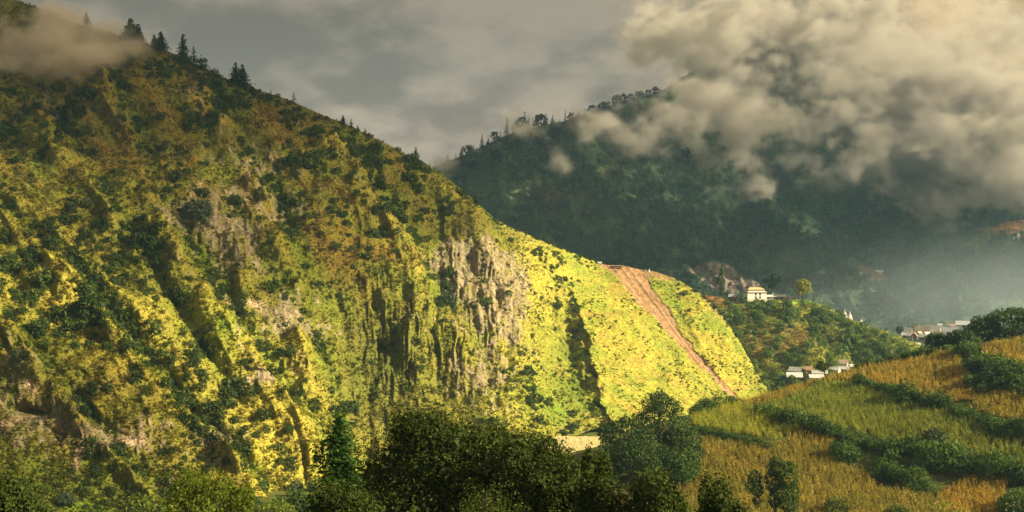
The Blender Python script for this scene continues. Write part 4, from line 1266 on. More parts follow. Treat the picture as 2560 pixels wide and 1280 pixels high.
ptree('broad_tree', 2530, 880, 766, 140, 550, 'dome', M_MID, 'largest dark tree of the group on the brow at the right edge', 22, 3600)
ptree('broad_tree', 2418, 925, 842, 80, 515, 'bush', M_HEDGE, 'dark rounded tree in front of the group on the brow', 23, 1900)
ptree('broad_tree', 2375, 900, 858, 50, 528, 'bush', M_HEDGE, 'low bushy tree filling the gap left of the group on the brow', 24, 1000)
for i_, (x_, b_, t_, w_) in enumerate(((615, 1300, 1225, 90), (690, 1310, 1240, 90), (745, 1300, 1215, 80), (655, 1325, 1262, 90), (570, 1330, 1250, 90))):
    ptree('bank_tree', x_, b_, t_, w_, 470 - 10 * (i_ % 2), 'bush', M_LIME if i_ % 2 else M_MID, ['mid green bushy tree at the bottom edge right of the lime trees', 'bright green bushy tree at the bottom edge under the yellow slope',
          'mid green bushy tree left of the fresh green pine', 'bright low bushy tree at the very bottom edge under the yellow slope', 'mid green bushy tree behind the lime trees at the bottom edge'][i_], 70 + i_, 1500, 6)
ptree('broad_tree', 2600, 880, 760, 120, 545, 'dome', M_MID, 'dark tree beyond the right edge behind the golden maize', 25, 2000)

# the two-lobed tree in the brown maize
r2 = np.random.default_rng(31)
d = 362; b = P(1938, 1305, d); u = d / F
lobes = [(10, 1176, 26, 26), (28, 1196, 26, 30), (-4, 1200, 22, 28), (2, 1156, 16, 15), (36, 1168, 15, 17), (20, 1228, 26, 30), (30, 1258, 24, 26), (-50, 1196, 18, 19), (-58, 1216, 15, 18), (-42, 1226, 15, 17), (50, 1232, 12, 24), (-2, 1250, 15, 22), (52, 1262, 12, 18), (-44, 1254, 11, 16)]
bl = [(x * u, .12 * x * u * (-1) ** i, (1305 - y) * u, rx * u, rz_ * u) for i, (x, y, rx, rz_) in enumerate(lobes)]
tree('lobed_tree', b, 150 * u, 120 * u, '', mat_leaf('fresh_leaves', (0.030, 0.060, 0.012), (0.115, 0.175, 0.024), 0.4, 0.1),
     'leafy green tree with a smaller side lobe standing in the brown maize', 'tree', None, 5200, 6.5 * u, 31, blobs=bl, tr=.5, inner=.7)

# the sunlit and dark trees round the temple
pB = lambda x, y: B.at(x, y)


def tree_at(name, b, top, wpx, shape, mat, lab, seed, n=500, leafpx=6, crown_from=.3, **kw):
    h = (640 - top) / F * b[1] - b[2]
    return tree(name, b, h, wpx / F * b[1], shape, mat, lab, 'tree', None, n, leafpx / F * b[1], seed, crown_from, **kw)


tree_at('yellow_tree', pB(2006, 754), 696, 46, 'dome', M_YEL, 'sunlit yellow-green tree at the right end of the temple lawn', 41, 900, 6, .2)
tree_at('wide_tree', P(1931, 752, 1112), 686, 46, 'open', M_PINE, 'dark flat-topped tree rising behind the long low building', 42, 800, 7, .3)
tree_at('slim_tree', P(1803, 752, 1114), 660, 22, 'tall', M_MID, 'tall thin dark tree in front of the grey cliff left of the temple', 43, 420, 6, .1)

# ------------------------------------------------------------------ trees in the foreground
def ntree(name, x, top, wpx, d, shape, mat, lab, seed, n, leafpx, crown_from=.05, nb=10, h=None, **kw):
    if shape != 'open':
        kw.setdefault('fill', .16); kw.setdefault('inner', .66)
    X = (x - 1280) / F * d
    zt = (640 - top) / F * d
    zb = float(near_z(np.array([X]), np.array([float(d)]))[0]) - .2
    return tree(name, (X, d, zb), zt - zb, wpx / F * d, shape, mat, lab, 'tree', None, n, leafpx / F * d, seed, crown_from, nb, **kw)


ntree('broadleaf_tree', 1100, 1006, 560, 124, 'dome', M_OAK, 'huge dark domed broadleaf tree at the bottom centre', 51, 60000, 6.8, .06, 12)
ntree('broadleaf_tree', 1330, 1056, 320, 114, 'dome', M_OAK, 'second dark broadleaf tree touching the huge dome on its right', 52, 38000, 7, .05, 11)
ntree('broadleaf_tree', 1490, 1112, 140, 106, 'dome', M_OAK, 'narrow dark tree right of the two big domes', 53, 13000, 7, .05, 8)
ntree('broadleaf_tree', 1640, 1158, 230, 104, 'dome', M_OAK, 'rounded dark tree at the bottom edge under the middle clump', 54, 22000, 7, .05, 10)
ntree('broadleaf_tree', 1795, 1178, 190, 108, 'dome', M_OAK, 'olive tree at the bottom edge left of the two-lobed tree', 55, 13000, 7, .05, 9)
ntree('broadleaf_tree', 860, 1190, 260, 108, 'dome', M_OAK, 'dark lower tree in front of the green pine', 56, 24000, 7, .05, 10)
ntree('broadleaf_tree', 10, 1160, 220, 112, 'dome', M_OAK, 'dark tree filling the lower left corner', 57, 20000, 7, .05, 10)
ntree('broadleaf_tree', 1215, 1150, 300, 96, 'bush', M_OAK, 'dark spreading tree in front of the huge dome at the bottom edge', 58, 22000, 7, .05, 9)
ntree('lime_tree', 482, 1153, 175, 168, 'open', M_LIME, 'open lime-green tree with a dark forked trunk at the bottom left', 61, 4200, 9, .35, 16, tr=.42)
ntree('lime_tree', 590, 1190, 130, 172, 'open', M_LIME, 'smaller lime-green tree right of the forked one', 62, 2600, 9, .35, 12, tr=.25)
# fresh green pine
d = 150.0; X = (848 - 1280) / F * d; zb = float(near_z(np.array([X]), np.array([d]))[0])
h = (640 - 1050) / F * d - zb
root = thing('green_pine', (X, d, zb), 'fresh green pine with ragged tiers left of the huge dark tree', 'pine tree')
cm = conifer_mesh('crown', h, 17.0, np.random.default_rng(65), [M_BARK, M_PINE_B], 26, .10, 1.4, .62, lsz=.042, step=.026, rep=5)
link('crown', cm, root)

# ------------------------------------------------------------------ buildings
def m_box(x0, x1, y0, y1, z0, z1):
    V_ = np.array([[x, y, z] for x in (x0, x1) for y in (y0, y1) for z in (z0, z1)], float)
    Q_ = np.array([[0, 1, 3, 2], [4, 6, 7, 5], [0, 4, 5, 1], [2, 3, 7, 6], [0, 2, 6, 4], [1, 5, 7, 3]])
    return V_, Q_


def gable(l, w, z0, rise, over, th):
    """two pitched slabs, ridge along x"""
    hx = l / 2 + over; hy = w / 2 + over
    s_ = rise / (w / 2)
    ze = z0 - over * s_
    prof = [(-hy, ze), (0, z0 + rise), (hy, ze), (hy, ze - th), (0, z0 + rise - th), (-hy, ze - th)]
    V_ = np.array([[x, y, z] for x in (-hx, hx) for y, z in prof])
    Q_ = [[0, 1, 7, 6], [1, 2, 8, 7], [2, 3, 9, 8], [3, 4, 10, 9], [4, 5, 11, 10], [5, 0, 6, 11],
          [0, 5, 4, 1], [1, 4, 3, 2], [6, 7, 10, 11], [7, 8, 9, 10]]
    return V_, np.array(Q_)


def gable_walls(l, w, h, rise, t=0.02):
    V_, Q_ = m_box(-l / 2, l / 2, -w / 2, w / 2, -1.5, h)
    x = l / 2
    tri = np.array([[-x, -w / 2, h], [-x, w / 2, h], [-x, 0, h + rise * .93], [x, -w / 2, h], [x, w / 2, h], [x, 0, h + rise * .93]])
    Q2 = np.array([[0, 2, 5, 3], [1, 4, 5, 2], [0, 1, 2, 2], [3, 5, 4, 4]])
    me = bpy.data.meshes.new('wall')
    VV = np.concatenate([V_, tri])
    faces = [list(f) for f in Q_ if True] + [[8, 10, 13, 11], [9, 12, 13, 10], [8, 9, 10], [11, 13, 12]]
    me.from_pydata([tuple(v) for v in VV], [], [[int(i) for i in f] for f in faces])
    return me


M_TIN = mat_plain('tin_roof', (0.40, 0.41, 0.42), 0.45, .12, .6, spec=.4)
M_TINW = mat_plain('bright_tin_roof', (0.54, 0.55, 0.56), 0.4, .06, .6, spec=.4)
M_TAN = mat_plain('tan_roof', (0.36, 0.29, 0.22), 0.7, .15, .6)
M_WOOD = mat_plain('timber_wall', (0.20, 0.13, 0.085), 0.85, .3, .8)
M_PINK = mat_plain('pink_wall', (0.50, 0.36, 0.30), 0.85, .12, .8)
M_CREAM = mat_plain('cream_wall', (0.62, 0.54, 0.42), 0.85, .1, .8)
M_WHITE = mat_plain('whitewash', (0.80, 0.76, 0.72), 0.8, .06, .5)
M_DARK = mat_plain('dark_opening', (0.03, 0.026, 0.024), 0.6, .2, 1)
M_MAROON = mat_plain('maroon_band', (0.20, 0.035, 0.03), 0.8, .2, 1)
M_GOLDR = mat_plain('yellow_roof', (0.56, 0.43, 0.21), 0.5, .1, .5, spec=.4)
M_RUST = mat_plain('brown_roof', (0.34, 0.20, 0.13), 0.8, .2, .6)


def part(name, parts, mat, root, smooth=False):
    V_, Q_ = join(parts)
    return link(name, mesh_np(name, V_, Q_, smooth, None, mat), root)


def house(px, py, d, l, w, h, rz, roofm, wallm, lab, rise=None, loc=None, nwin=3, group=None, name='house', over=.7):
    b = P(px, py, d) if loc is None else np.array(loc)
    root = thing(name, b, lab, 'house', group, math.radians(rz))
    rise = (rise or w * .28) * 1.35
    me = gable_walls(l, w, h, rise); me.materials.append(wallm)
    link('wall', me, root)
    part('roof', [gable(l, w, h + .05, rise, over, .18)], roofm, root)
    dx = -l * .32
    part('door', [m_box(dx - .5, dx + .5, -w / 2 - .05, -w / 2 + .1, 0, 2.0)], M_DARK, root)
    for i in range(nwin):
        x = -l * .12 + i * l * .5 / max(1, nwin - 1) if nwin > 1 else l * .1
        f = part('window', [m_box(x - .55, x + .55, -w / 2 - .06, -w / 2 + .1, .95, 2.05)], M_WHITE if wallm is M_WOOD else M_WOOD, root)
        part('pane', [m_box(x - .42, x + .42, -w / 2 - .10, -w / 2 - .03, 1.05, 1.95)], M_DARK, f)
    for sx in (-1, 1):
        f = part('window', [m_box(sx * l / 2 - .06, sx * l / 2 + .06, -.5, .5, .95, 2.0)], M_WOOD, root)
    return root


def gz(px, py):            # distance of the village flat behind a photo pixel
    return 94.0 * F / (py - 640)


# the temple and its neighbours on the spur
tb = P(1887, 748, 1100.0)
root = thing('temple', tb, 'white two-storey temple with a maroon band and a yellow roof on the grassy spur', 'temple', None, math.radians(7))
Lx, Wy, H1 = 19.5, 13.0, 6.2
part('wall', [m_box(-Lx / 2, Lx / 2, -Wy / 2, Wy / 2, -1.5, H1)], M_WHITE, root)
part('band', [m_box(-Lx / 2 - .12, Lx / 2 + .12, -Wy / 2 - .12, Wy / 2 + .12, H1 - .2, H1 + .85)], M_MAROON, root)
# lower hipped skirt roof
def hip(l0, w0, z0, l1, w1, z1):
    V_ = np.array([[-l0 / 2, -w0 / 2, z0], [l0 / 2, -w0 / 2, z0], [l0 / 2, w0 / 2, z0], [-l0 / 2, w0 / 2, z0],
                   [-l1 / 2, -w1 / 2, z1], [l1 / 2, -w1 / 2, z1], [l1 / 2, w1 / 2, z1], [-l1 / 2, w1 / 2, z1]])
    return V_, np.array([[0, 1, 5, 4], [1, 2, 6, 5], [2, 3, 7, 6], [3, 0, 4, 7], [4, 5, 6, 7], [3, 2, 1, 0]])


part('skirt_roof', [hip(Lx + 1.6, Wy + 1.6, H1 + .87, Lx * .78, Wy * .72, H1 + 2.5)], M_CREAM, root)
up_ = part('upper_wall', [m_box(-Lx * .38, Lx * .38, -Wy * .35, Wy * .35, H1 + 2.45, H1 + 3.6)], M_WHITE, root)
for i in range(7):
    x = -Lx * .32 + i * Lx * .64 / 6
    part('opening', [m_box(x - .55, x + .55, -Wy * .35 - .05, -Wy * .35 + .1, H1 + 2.65, H1 + 3.45)], M_DARK, up_)
rf = part('roof', [hip(Lx * .92, Wy * .88, H1 + 3.55, Lx * .58, .6, H1 + 5.7)], M_GOLDR, root)
part('finial', [tube([(0, 0, H1 + 5.6), (0, 0, H1 + 6.3), (0, 0, H1 + 7.7)], [.32, .26, .05], 8)], M_GOLDR, rf)
for x in (-1.2, 3.2):
    for z in (1.0, 4.0):
        f = part('window', [m_box(x - .85, x + .85, -Wy / 2 - .10, -Wy / 2 + .1, z, z + 2.1)], M_MAROON, root)
        part('pane', [m_box(x - .62, x + .62, -Wy / 2 - .14, -Wy / 2 - .06, z + .2, z + 1.9)], M_DARK, f)
part('porch', [m_box(4.6, 8.4, -Wy / 2 - 1.8, -Wy / 2 + .1, -1.2, 1.5), gable(3.8, 2.0, 1.52, .5, .3, .12)], M_CREAM, root) if False else None
part('plinth', [m_box(-Lx / 2 - .5, Lx / 2 + .5, -Wy / 2 - .5, Wy / 2 + .5, -2.0, .25)], M_CREAM, root)

lb = P(1938, 748, 1104.0)
root = thing('long_building', lb, 'long low pink building with a pale tin roof beside the temple', 'building', None, math.radians(6))
me = gable_walls(20.0, 6.5, 3.0, 1.3); me.materials.append(M_PINK)
link('wall', me, root)
part('roof', [gable(20.0, 6.5, 3.05, 1.5, .8, .2)], M_TINW, root)
for i in range(6):
    x = -8.4 + i * 3.2
    if i in (2, 4):
        part('door', [m_box(x - .6, x + .6, -3.32, -3.1, 0, 2.2)], M_DARK, root)
    else:
        f = part('window', [m_box(x - .75, x + .75, -3.33, -3.1, .9, 2.2)], M_WHITE, root)
        part('pane', [m_box(x - .58, x + .58, -3.37, -3.28, 1.05, 2.05)], M_DARK, f)
for i, x in enumerate((1921, 1943, 1953)):
    bush('garden_bush', B, x, 748, 4.2, M_SHRUB, ['dark bush in front of the long building, next to the temple', 'dark bush in front of the middle of the long building', 'dark bush at the right end of the long building'][i],
         n=160, seed=40 + i, leaf=.4, loc=P(x, 747, 1097))
house(1833, 747, 1108, 7.5, 6, 2.6, -25, M_TIN, M_WOOD, 'small grey shed left of the white temple', nwin=1, name='shed')

# open white-framed shelter by the yellow tree
sb = P(1984, 751, 1098)
root = thing('shelter', sb, 'small open white-posted shelter beside the sunlit yellow tree', 'shelter', None, .1)
for sx in (-2.6, 2.6):
    for sy in (-1.6, 1.6):
        part('post', [m_box(sx - .12, sx + .12, sy - .12, sy + .12, -.6, 3.2)], M_WHITE, root)
part('roof', [gable(5.6, 3.6, 3.2, .8, .4, .15)], M_RUST, root)
part('railing', [m_box(-2.6, 2.6, -1.66, -1.55, .9, 1.05)], M_WHITE, root)

for x, lab in ((1932, 'thin white flagpole in front of the long building'), (1973, 'short white flagpole between the long building and the shelter')):
    b = P(x, 750, 1094)
    o = thing('flagpole', b, lab, 'flagpole')
    part('pole', [tube([(0, 0, -.5), (0, 0, 7.5 if x < 1950 else 5)], [.14, .08], 6)], M_WHITE, o)
    part('flag', [m_box(.1, .55, -.02, .02, 3.0, 7.2 if x < 1950 else 4.8)], M_WHITE, o)


def stupa(b, h, lab):
    root = thing('stupa', b, lab, 'stupa')
    part('plinth', [m_box(-h * .26, h * .26, -h * .26, h * .26, -h * .3, h * .18), m_box(-h * .2, h * .2, -h * .2, h * .2, h * .18, h * .27)], M_WHITE, root)
    prof = [(h * .15, h * .27), (h * .19, h * .36), (h * .17, h * .46), (h * .09, h * .53)]
    part('dome', [tube([(0, 0, z) for r_, z in prof], [r_ for r_, z in prof], 12)], M_WHITE, root, True)
    part('spire', [m_box(-h * .06, h * .06, -h * .06, h * .06, h * .52, h * .6), tube([(0, 0, h * .6), (0, 0, h)], [h * .06, .03], 8)], M_WHITE, root)
    return root


stupa(P(2112, 793, 1084), 8.2, 'white stupa on the crest right of the temple, left one of the pair')
stupa(P(2125, 797, 1083), 8.0, 'white stupa on the crest right of the temple, right one of the pair')
stupa(P(2153, 806, 1080), 4.4, 'small white stupa farther down the crest than the pair')
stupa(C.at(2545, 595), 12.5, 'bright white stupa on the far slope near the right edge')
stupa(C.at(2534, 595), 5.0, 'tiny white shrine left of the stupa on the far slope')
stupa(C.at(2556, 594), 5.0, 'tiny white shrine right of the stupa on the far slope')
stupa(P(1623, 680, 922), 3.2, 'tiny white shrine at the top edge of the landslide')

# on the bare shelf above the landslide
sh = P(1545, 667, 921)
root = thing('slab_hut', sh, 'flat white-roofed hut on the bare shelf above the landslide', 'hut')
part('wall', [m_box(-3.6, 3.6, -2, 2, -.8, 1.0)], M_RUST, root)
part('roof', [m_box(-4.2, 4.2, -2.6, 2.6, 1.02, 1.25)], M_TINW, root)
root = thing('tarpaulin_hut', P(1499, 659, 923), 'tiny white hut at the left end of the landslide shelf', 'hut')
part('wall', [m_box(-1.6, 1.6, -1.2, 1.2, -.6, .9)], M_CREAM, root)
part('roof', [gable(3.2, 2.4, .92, .6, .25, .1)], M_TINW, root)

# pole and hut at the foot of the spur
b = P(2281, 864, 1046)
o = thing('power_pole', b, 'thin pale power pole at the foot of the spur', 'pole')
part('pole', [tube([(0, 0, -.5), (0, 0, 9.5)], [.2, .12], 6)], M_CREAM, o)
part('crossarm', [m_box(-1.1, 1.1, -.1, .1, 8.4, 8.7)], M_WOOD, o)
house(2292, 867, 1046, 5.5, 4, 2.4, -15, M_CREAM, M_CREAM, 'little cream hut beside the power pole at the foot of the spur', nwin=1, name='hut')
b = P(2210, 815, 1180)
o = thing('power_pole', P(2208, 826, 1290), 'thin pale power pole in the haze left of the far village', 'pole')
part('pole', [tube([(0, 0, -.5), (0, 0, 9.0)], [.2, .12], 6)], M_CREAM, o)
part('crossarm', [m_box(-1.0, 1.0, -.1, .1, 8.0, 8.3)], M_WOOD, o)

# lower village, half hidden by the maize
L_ = lambda x, y: B.at(x, y)
house(0, 0, 0, 9.5, 7, 3.2, -38, M_TIN, M_WOOD, 'timber house with a pale tin roof, uppermost left of the lower village', loc=L_(1991, 931), rise=1.8, over=1.2)
house(0, 0, 0, 11.5, 7.5, 2.8, -8, M_TINW, M_WOOD, 'wide tin-roofed house below the timber one at the left end of the lower village', loc=L_(1985, 949), rise=2.2, over=1.0)
house(0, 0, 0, 4.5, 4.5, 3.6, -10, M_RUST, M_WOOD, 'dark brown wooden house between the two left tin roofs and the small tree', loc=L_(2022, 934), rise=1.8, nwin=2)
house(0, 0, 0, 12.0, 6, 2.6, -12, M_TIN, M_PINK, 'long pink-walled house behind the small tree in the lower village', loc=L_(2048, 939), rise=1.4)
house(0, 0, 0, 11.0, 6.5, 2.6, -6, M_TINW, M_WOOD, 'white-roofed house directly behind the maize crest left of the small tree', loc=L_(2040, 951), rise=1.6)
house(0, 0, 0, 8.5, 7, 4.4, -30, M_TINW, M_WHITE, 'bright white house just right of the small tree on the brow', loc=L_(2086, 935), rise=1.8, nwin=2)
house(0, 0, 0, 7.5, 7.5, 4.6, -25, M_TAN, M_CREAM, 'tall cream house with a tan roof, highest of the lower village', loc=L_(2108, 919), rise=2.0, nwin=2)
house(0, 0, 0, 8.5, 6, 2.2, -12, M_TIN, M_PINK, 'low brown-walled house in front of the tall cream house', loc=L_(2110, 928), rise=1.3)
house(0, 0, 0, 6.0, 5, 2.4, -15, M_TINW, M_WOOD, 'small tin-roofed house at the right end of the lower village', loc=L_(2136, 921), rise=1.2, nwin=2)
for i, (x, y) in enumerate(((1997, 948), (2003, 950), (2008, 949))):
    o = thing('post', L_(x, y), ['left white post standing behind the maize beside the wide tin roof', 'middle white post standing behind the maize beside the wide tin roof', 'right white post standing behind the maize beside the wide tin roof'][i], 'post')
    part('shaft', [tube([(0, 0, -.5), (0, 0, 4.2)], [.2, .15], 6)], M_WHITE, o)
    part('cap', [m_box(-.25, .25, -.25, .25, 4.2, 4.4)], M_WHITE, o)

# far village on the hazy flat
FV = [
    (2268, 834, 11.5, 8.5, 2.8, -35, M_TIN, M_WOOD, 'large grey-roofed house at the left end of the far village'),
    (2261, 841, 5.5, 4.5, 2.0, -20, M_TINW, M_WOOD, 'small white-roofed house at the lower left corner of the far village'),
    (2274, 842, 6.5, 5.5, 2.0, -32, M_TINW, M_PINK, 'white-roofed house touching the large grey one in the far village'),
    (2286, 844, 6.5, 6.0, 2.6, 62, M_RUST, M_WOOD, 'dark house with its gable to the front, lowest in the far village'),
    (2297, 829, 8.0, 6.5, 2.5, -30, M_TAN, M_PINK, 'pinkish house in the upper row of the far village, second from its left end'),
    (2312, 829, 10.5, 8.0, 3.0, -35, M_TAN, M_WOOD, 'wide tan-roofed house in the upper row of the far village'),
    (2298, 841, 6.0, 5.5, 3.0, 35, M_TAN, M_CREAM, 'small pale gabled house in the middle of the lowest row of the far village'),
    (2314, 836, 8.5, 6.5, 2.5, -35, M_TAN, M_CREAM, 'cream house in the middle row below the wide tan roof'),
    (2316, 843, 8.0, 6.5, 2.5, 40, M_CREAM, M_CREAM, 'pale house on the lowest row of the far village left of the dark brow tree'),
    (2332, 836, 8.0, 6.0, 2.2, -35, M_TINW, M_WOOD, 'white-roofed house in the middle row just above the brow tree'),
    (2338, 829, 12.5, 9.0, 2.8, -33, M_TIN, M_PINK, 'broad grey-roofed house in the centre of the upper row of the far village'),
    (2355, 841, 8.5, 6.5, 2.6, -38, M_TINW, M_WOOD, 'white-roofed house partly behind the top of the brow tree'),
    (2370, 833, 11.0, 7.5, 2.8, -33, M_TINW, M_WOOD, 'bright tin-roofed house at the right of the far village'),
    (2379, 842, 5.5, 5.0, 2.4, -30, M_TINW, M_PINK, 'small white-roofed house at the lower right of the far village'),
    (2304, 824, 7.5, 6.0, 2.3, -30, M_TIN, M_WOOD, 'small grey-roofed house on the back row behind the wide tan roof'),
    (2324, 823, 7.0, 5.5, 2.3, -35, M_TINW, M_PINK, 'small white-roofed house on the back row left of the broad grey roof'),
    (2351, 825, 7.5, 5.5, 2.3, -28, M_TAN, M_PINK, 'tan-roofed house on the back row right of the broad grey roof'),
    (2362, 828, 6.5, 5.5, 2.3, -32, M_TIN, M_WOOD, 'little grey-roofed house between the tan back-row house and the bright tin roof'),
    (2388, 828, 7.5, 6.0, 2.4, -30, M_TIN, M_PINK, 'grey-roofed house half hidden by the brow trees at the right of the far village'),
    (2290, 837, 6.0, 5.0, 2.2, -36, M_TAN, M_WOOD, 'small tan-roofed house in the middle row at the left of the far village'),
    (2306, 846, 6.5, 5.5, 2.3, -28, M_TIN, M_WOOD, 'small grey-roofed house at the very front of the far village'),
    (2342, 838, 6.5, 5.0, 2.2, -34, M_TAN, M_WOOD, 'small tan-roofed house in the middle row under the broad grey roof'),
    (2327, 845, 6.5, 5.5, 2.3, -34, M_TINW, M_CREAM, 'white-roofed cream house at the front of the far village beside the green tree'),
]
for x, y, l, w, h, rz, rm, wm, lab in FV:
    house(x, y, gz(x, y), l, w, h, rz, rm, wm, lab, rise=w * .42, nwin=2, group='houses of the far village')
house(2355, 818, gz(0, 818), 10.5, 6, 2.4, -8, M_TINW, M_PINK, 'low white-roofed shed behind the far village left of the brown roof', nwin=2, rise=1.6, name='shed')
house(2376, 819, gz(0, 819), 12.5, 6, 2.6, -6, M_RUST, M_PINK, 'long brown-roofed building behind the far village', nwin=3, rise=1.6)
house(2408, 821, gz(0, 821), 17.0, 13.0, 5.2, -28, M_TINW, M_TAN, 'biggest building of the far village with a bright white roof and tan walls', nwin=3, rise=3.4, name='hall')
house(0, 0, 0, 9.5, 6.5, 2.6, -10, M_TINW, M_CREAM, 'lone white-roofed house on the bare brown clearing of the far slope', loc=C.at(2197, 684), nwin=2, name='farmhouse')
house(0, 0, 0, 10.0, 5, 2.0, -5, M_TINW, M_TIN, 'lone white roof in the dark forest under the cloud', loc=C.at(2347, 530), nwin=1, name='cabin')
house(0, 0, 0, 3.0, 2.5, 1.6, -5, M_TINW, M_WHITE, 'white speck of a hut in the dark forest between the mist patches', loc=C.at(1875, 384), nwin=1, name='hut')

# pale trees around the far village
for i, (x, y, top, w, lab) in enumerate(((2250, 838, 815, 20, 'pale green tree at the left end of the far village'), (2285, 827, 812, 14, 'pale yellowish tree between two roofs of the far village'),
                                         (2372, 846, 830, 12, 'little pale tree at the right front of the far village'), (2322, 850, 838, 22, 'green tree below the middle of the far village'))):
    b = P(x, y, gz(x, y))
    tree_at('village_tree', b, top, w, 'dome', M_GREY if i % 2 == 0 else M_YEL, lab, 90 + i, 300, 5, .1)

# pale harvested field in the valley gap
fx = np.linspace(1370, 1500, 27); fd = np.linspace(575, 655, 21)
FX, FD = np.meshgrid(fx, fd)
fm = mesh_np('valley_field', np.stack([(FX - 1280) / F * FD, FD, -107.5 + 0 * FD + .3 * fbm(FX / 8, FD / 8, 0, 3, seed=260)], -1).reshape(-1, 3), grid_quads(21, 27)[:, ::-1], True,
             {'col': (np.array([.50, .43, .20]) * (1 + .2 * fbm(FX / 5, FD / 5, 0, 3, seed=261))[..., None]).reshape(-1, 3)}, M_FIELD)
link('field', fm)['kind'] = 'structure'

# ------------------------------------------------------------------ unseen clouds added high above, out of the picture, to shade parts of the valley


def shade_cloud(cx, cy_, rx, ry, cz, thick, seed, lab, dens):
    m, t, out = mat_new('cloud_vapour')
    vol = t.new('ShaderNodeVolumeScatter', inp={'Color': (0.95, 0.95, 0.95, 1), 'Density': dens, 'Anisotropy': 0.3})
    t.l.new(vol.outputs[0], out.inputs['Volume'])
    n = 36; mth = 18
    th = np.linspace(0, 2 * math.pi, n, endpoint=False); ph = np.linspace(-math.pi / 2, math.pi / 2, mth)
    T, Pp = np.meshgrid(th, ph)
    x = np.cos(T) * np.cos(Pp); y = np.sin(T) * np.cos(Pp); z = np.sin(Pp)
    k = 1 + .38 * fbm(x * 1.7 + seed * 5, y * 1.7, z * .8, 4, .55, seed=seed)
    V_ = np.stack([cx + x * rx * k, cy_ + y * ry * k, cz + z * thick * (k + .3 * (z > 0))], -1).reshape(-1, 3)
    Q = []
    for i in range(mth - 1):
        for j in range(n):
            Q.append([i * n + j, i * n + (j + 1) % n, (i + 1) * n + (j + 1) % n, (i + 1) * n + j])
    o = link('cloud', mesh_np('cloud', V_, np.array(Q), True, None, m))  # unseen volume placed between sun and ground to dim the spot below
    o['kind'] = 'stuff'
    return tag(o, lab, 'cloud')


def shadow_of(px, py, d, H=720.0):
    p = P(px, py, d)
    k = (H - p[2]) / SUN_DIR[2]
    return p + SUN_DIR * k


for i, (px, py, d, rx, ry, dn) in enumerate(SHADES):
    c = shadow_of(px, py, d)
    shade_cloud(c[0], c[1], rx, ry, 720, 70, 300 + i, SHADE_LABELS[i], dn)

# ------------------------------------------------------------------ haze: one even box of air
hz_lo, hz_hi = np.array([-2500.0, -500.0, -150.0]), np.array([3600.0, 3400.0, 600.0])
V_ = np.array([[x, y, z] for x in (hz_lo[0], hz_hi[0]) for y in (hz_lo[1], hz_hi[1]) for z in (hz_lo[2], hz_hi[2])])
Q = np.array([[0, 1, 3, 2], [4, 6, 7, 5], [0, 4, 5, 1], [2, 3, 7, 6], [0, 2, 6, 4], [1, 5, 7, 3]])
m, t, out = mat_new('haze_air')
pv = t.new('ShaderNodeVolumePrincipled')
pv.inputs['Color'].default_value = (0.36, 0.66, 1.0, 1)
pv.inputs['Density'].default_value = HAZE
pv.inputs['Anisotropy'].default_value = 0.2
t.l.new(pv.outputs[0], out.inputs['Volume'])
hz = link('haze', mesh_np('haze', V_, Q, False, None, m))
hz['kind'] = 'stuff'
tag(hz, 'thin bluish air between the camera and the far mountain', 'haze')


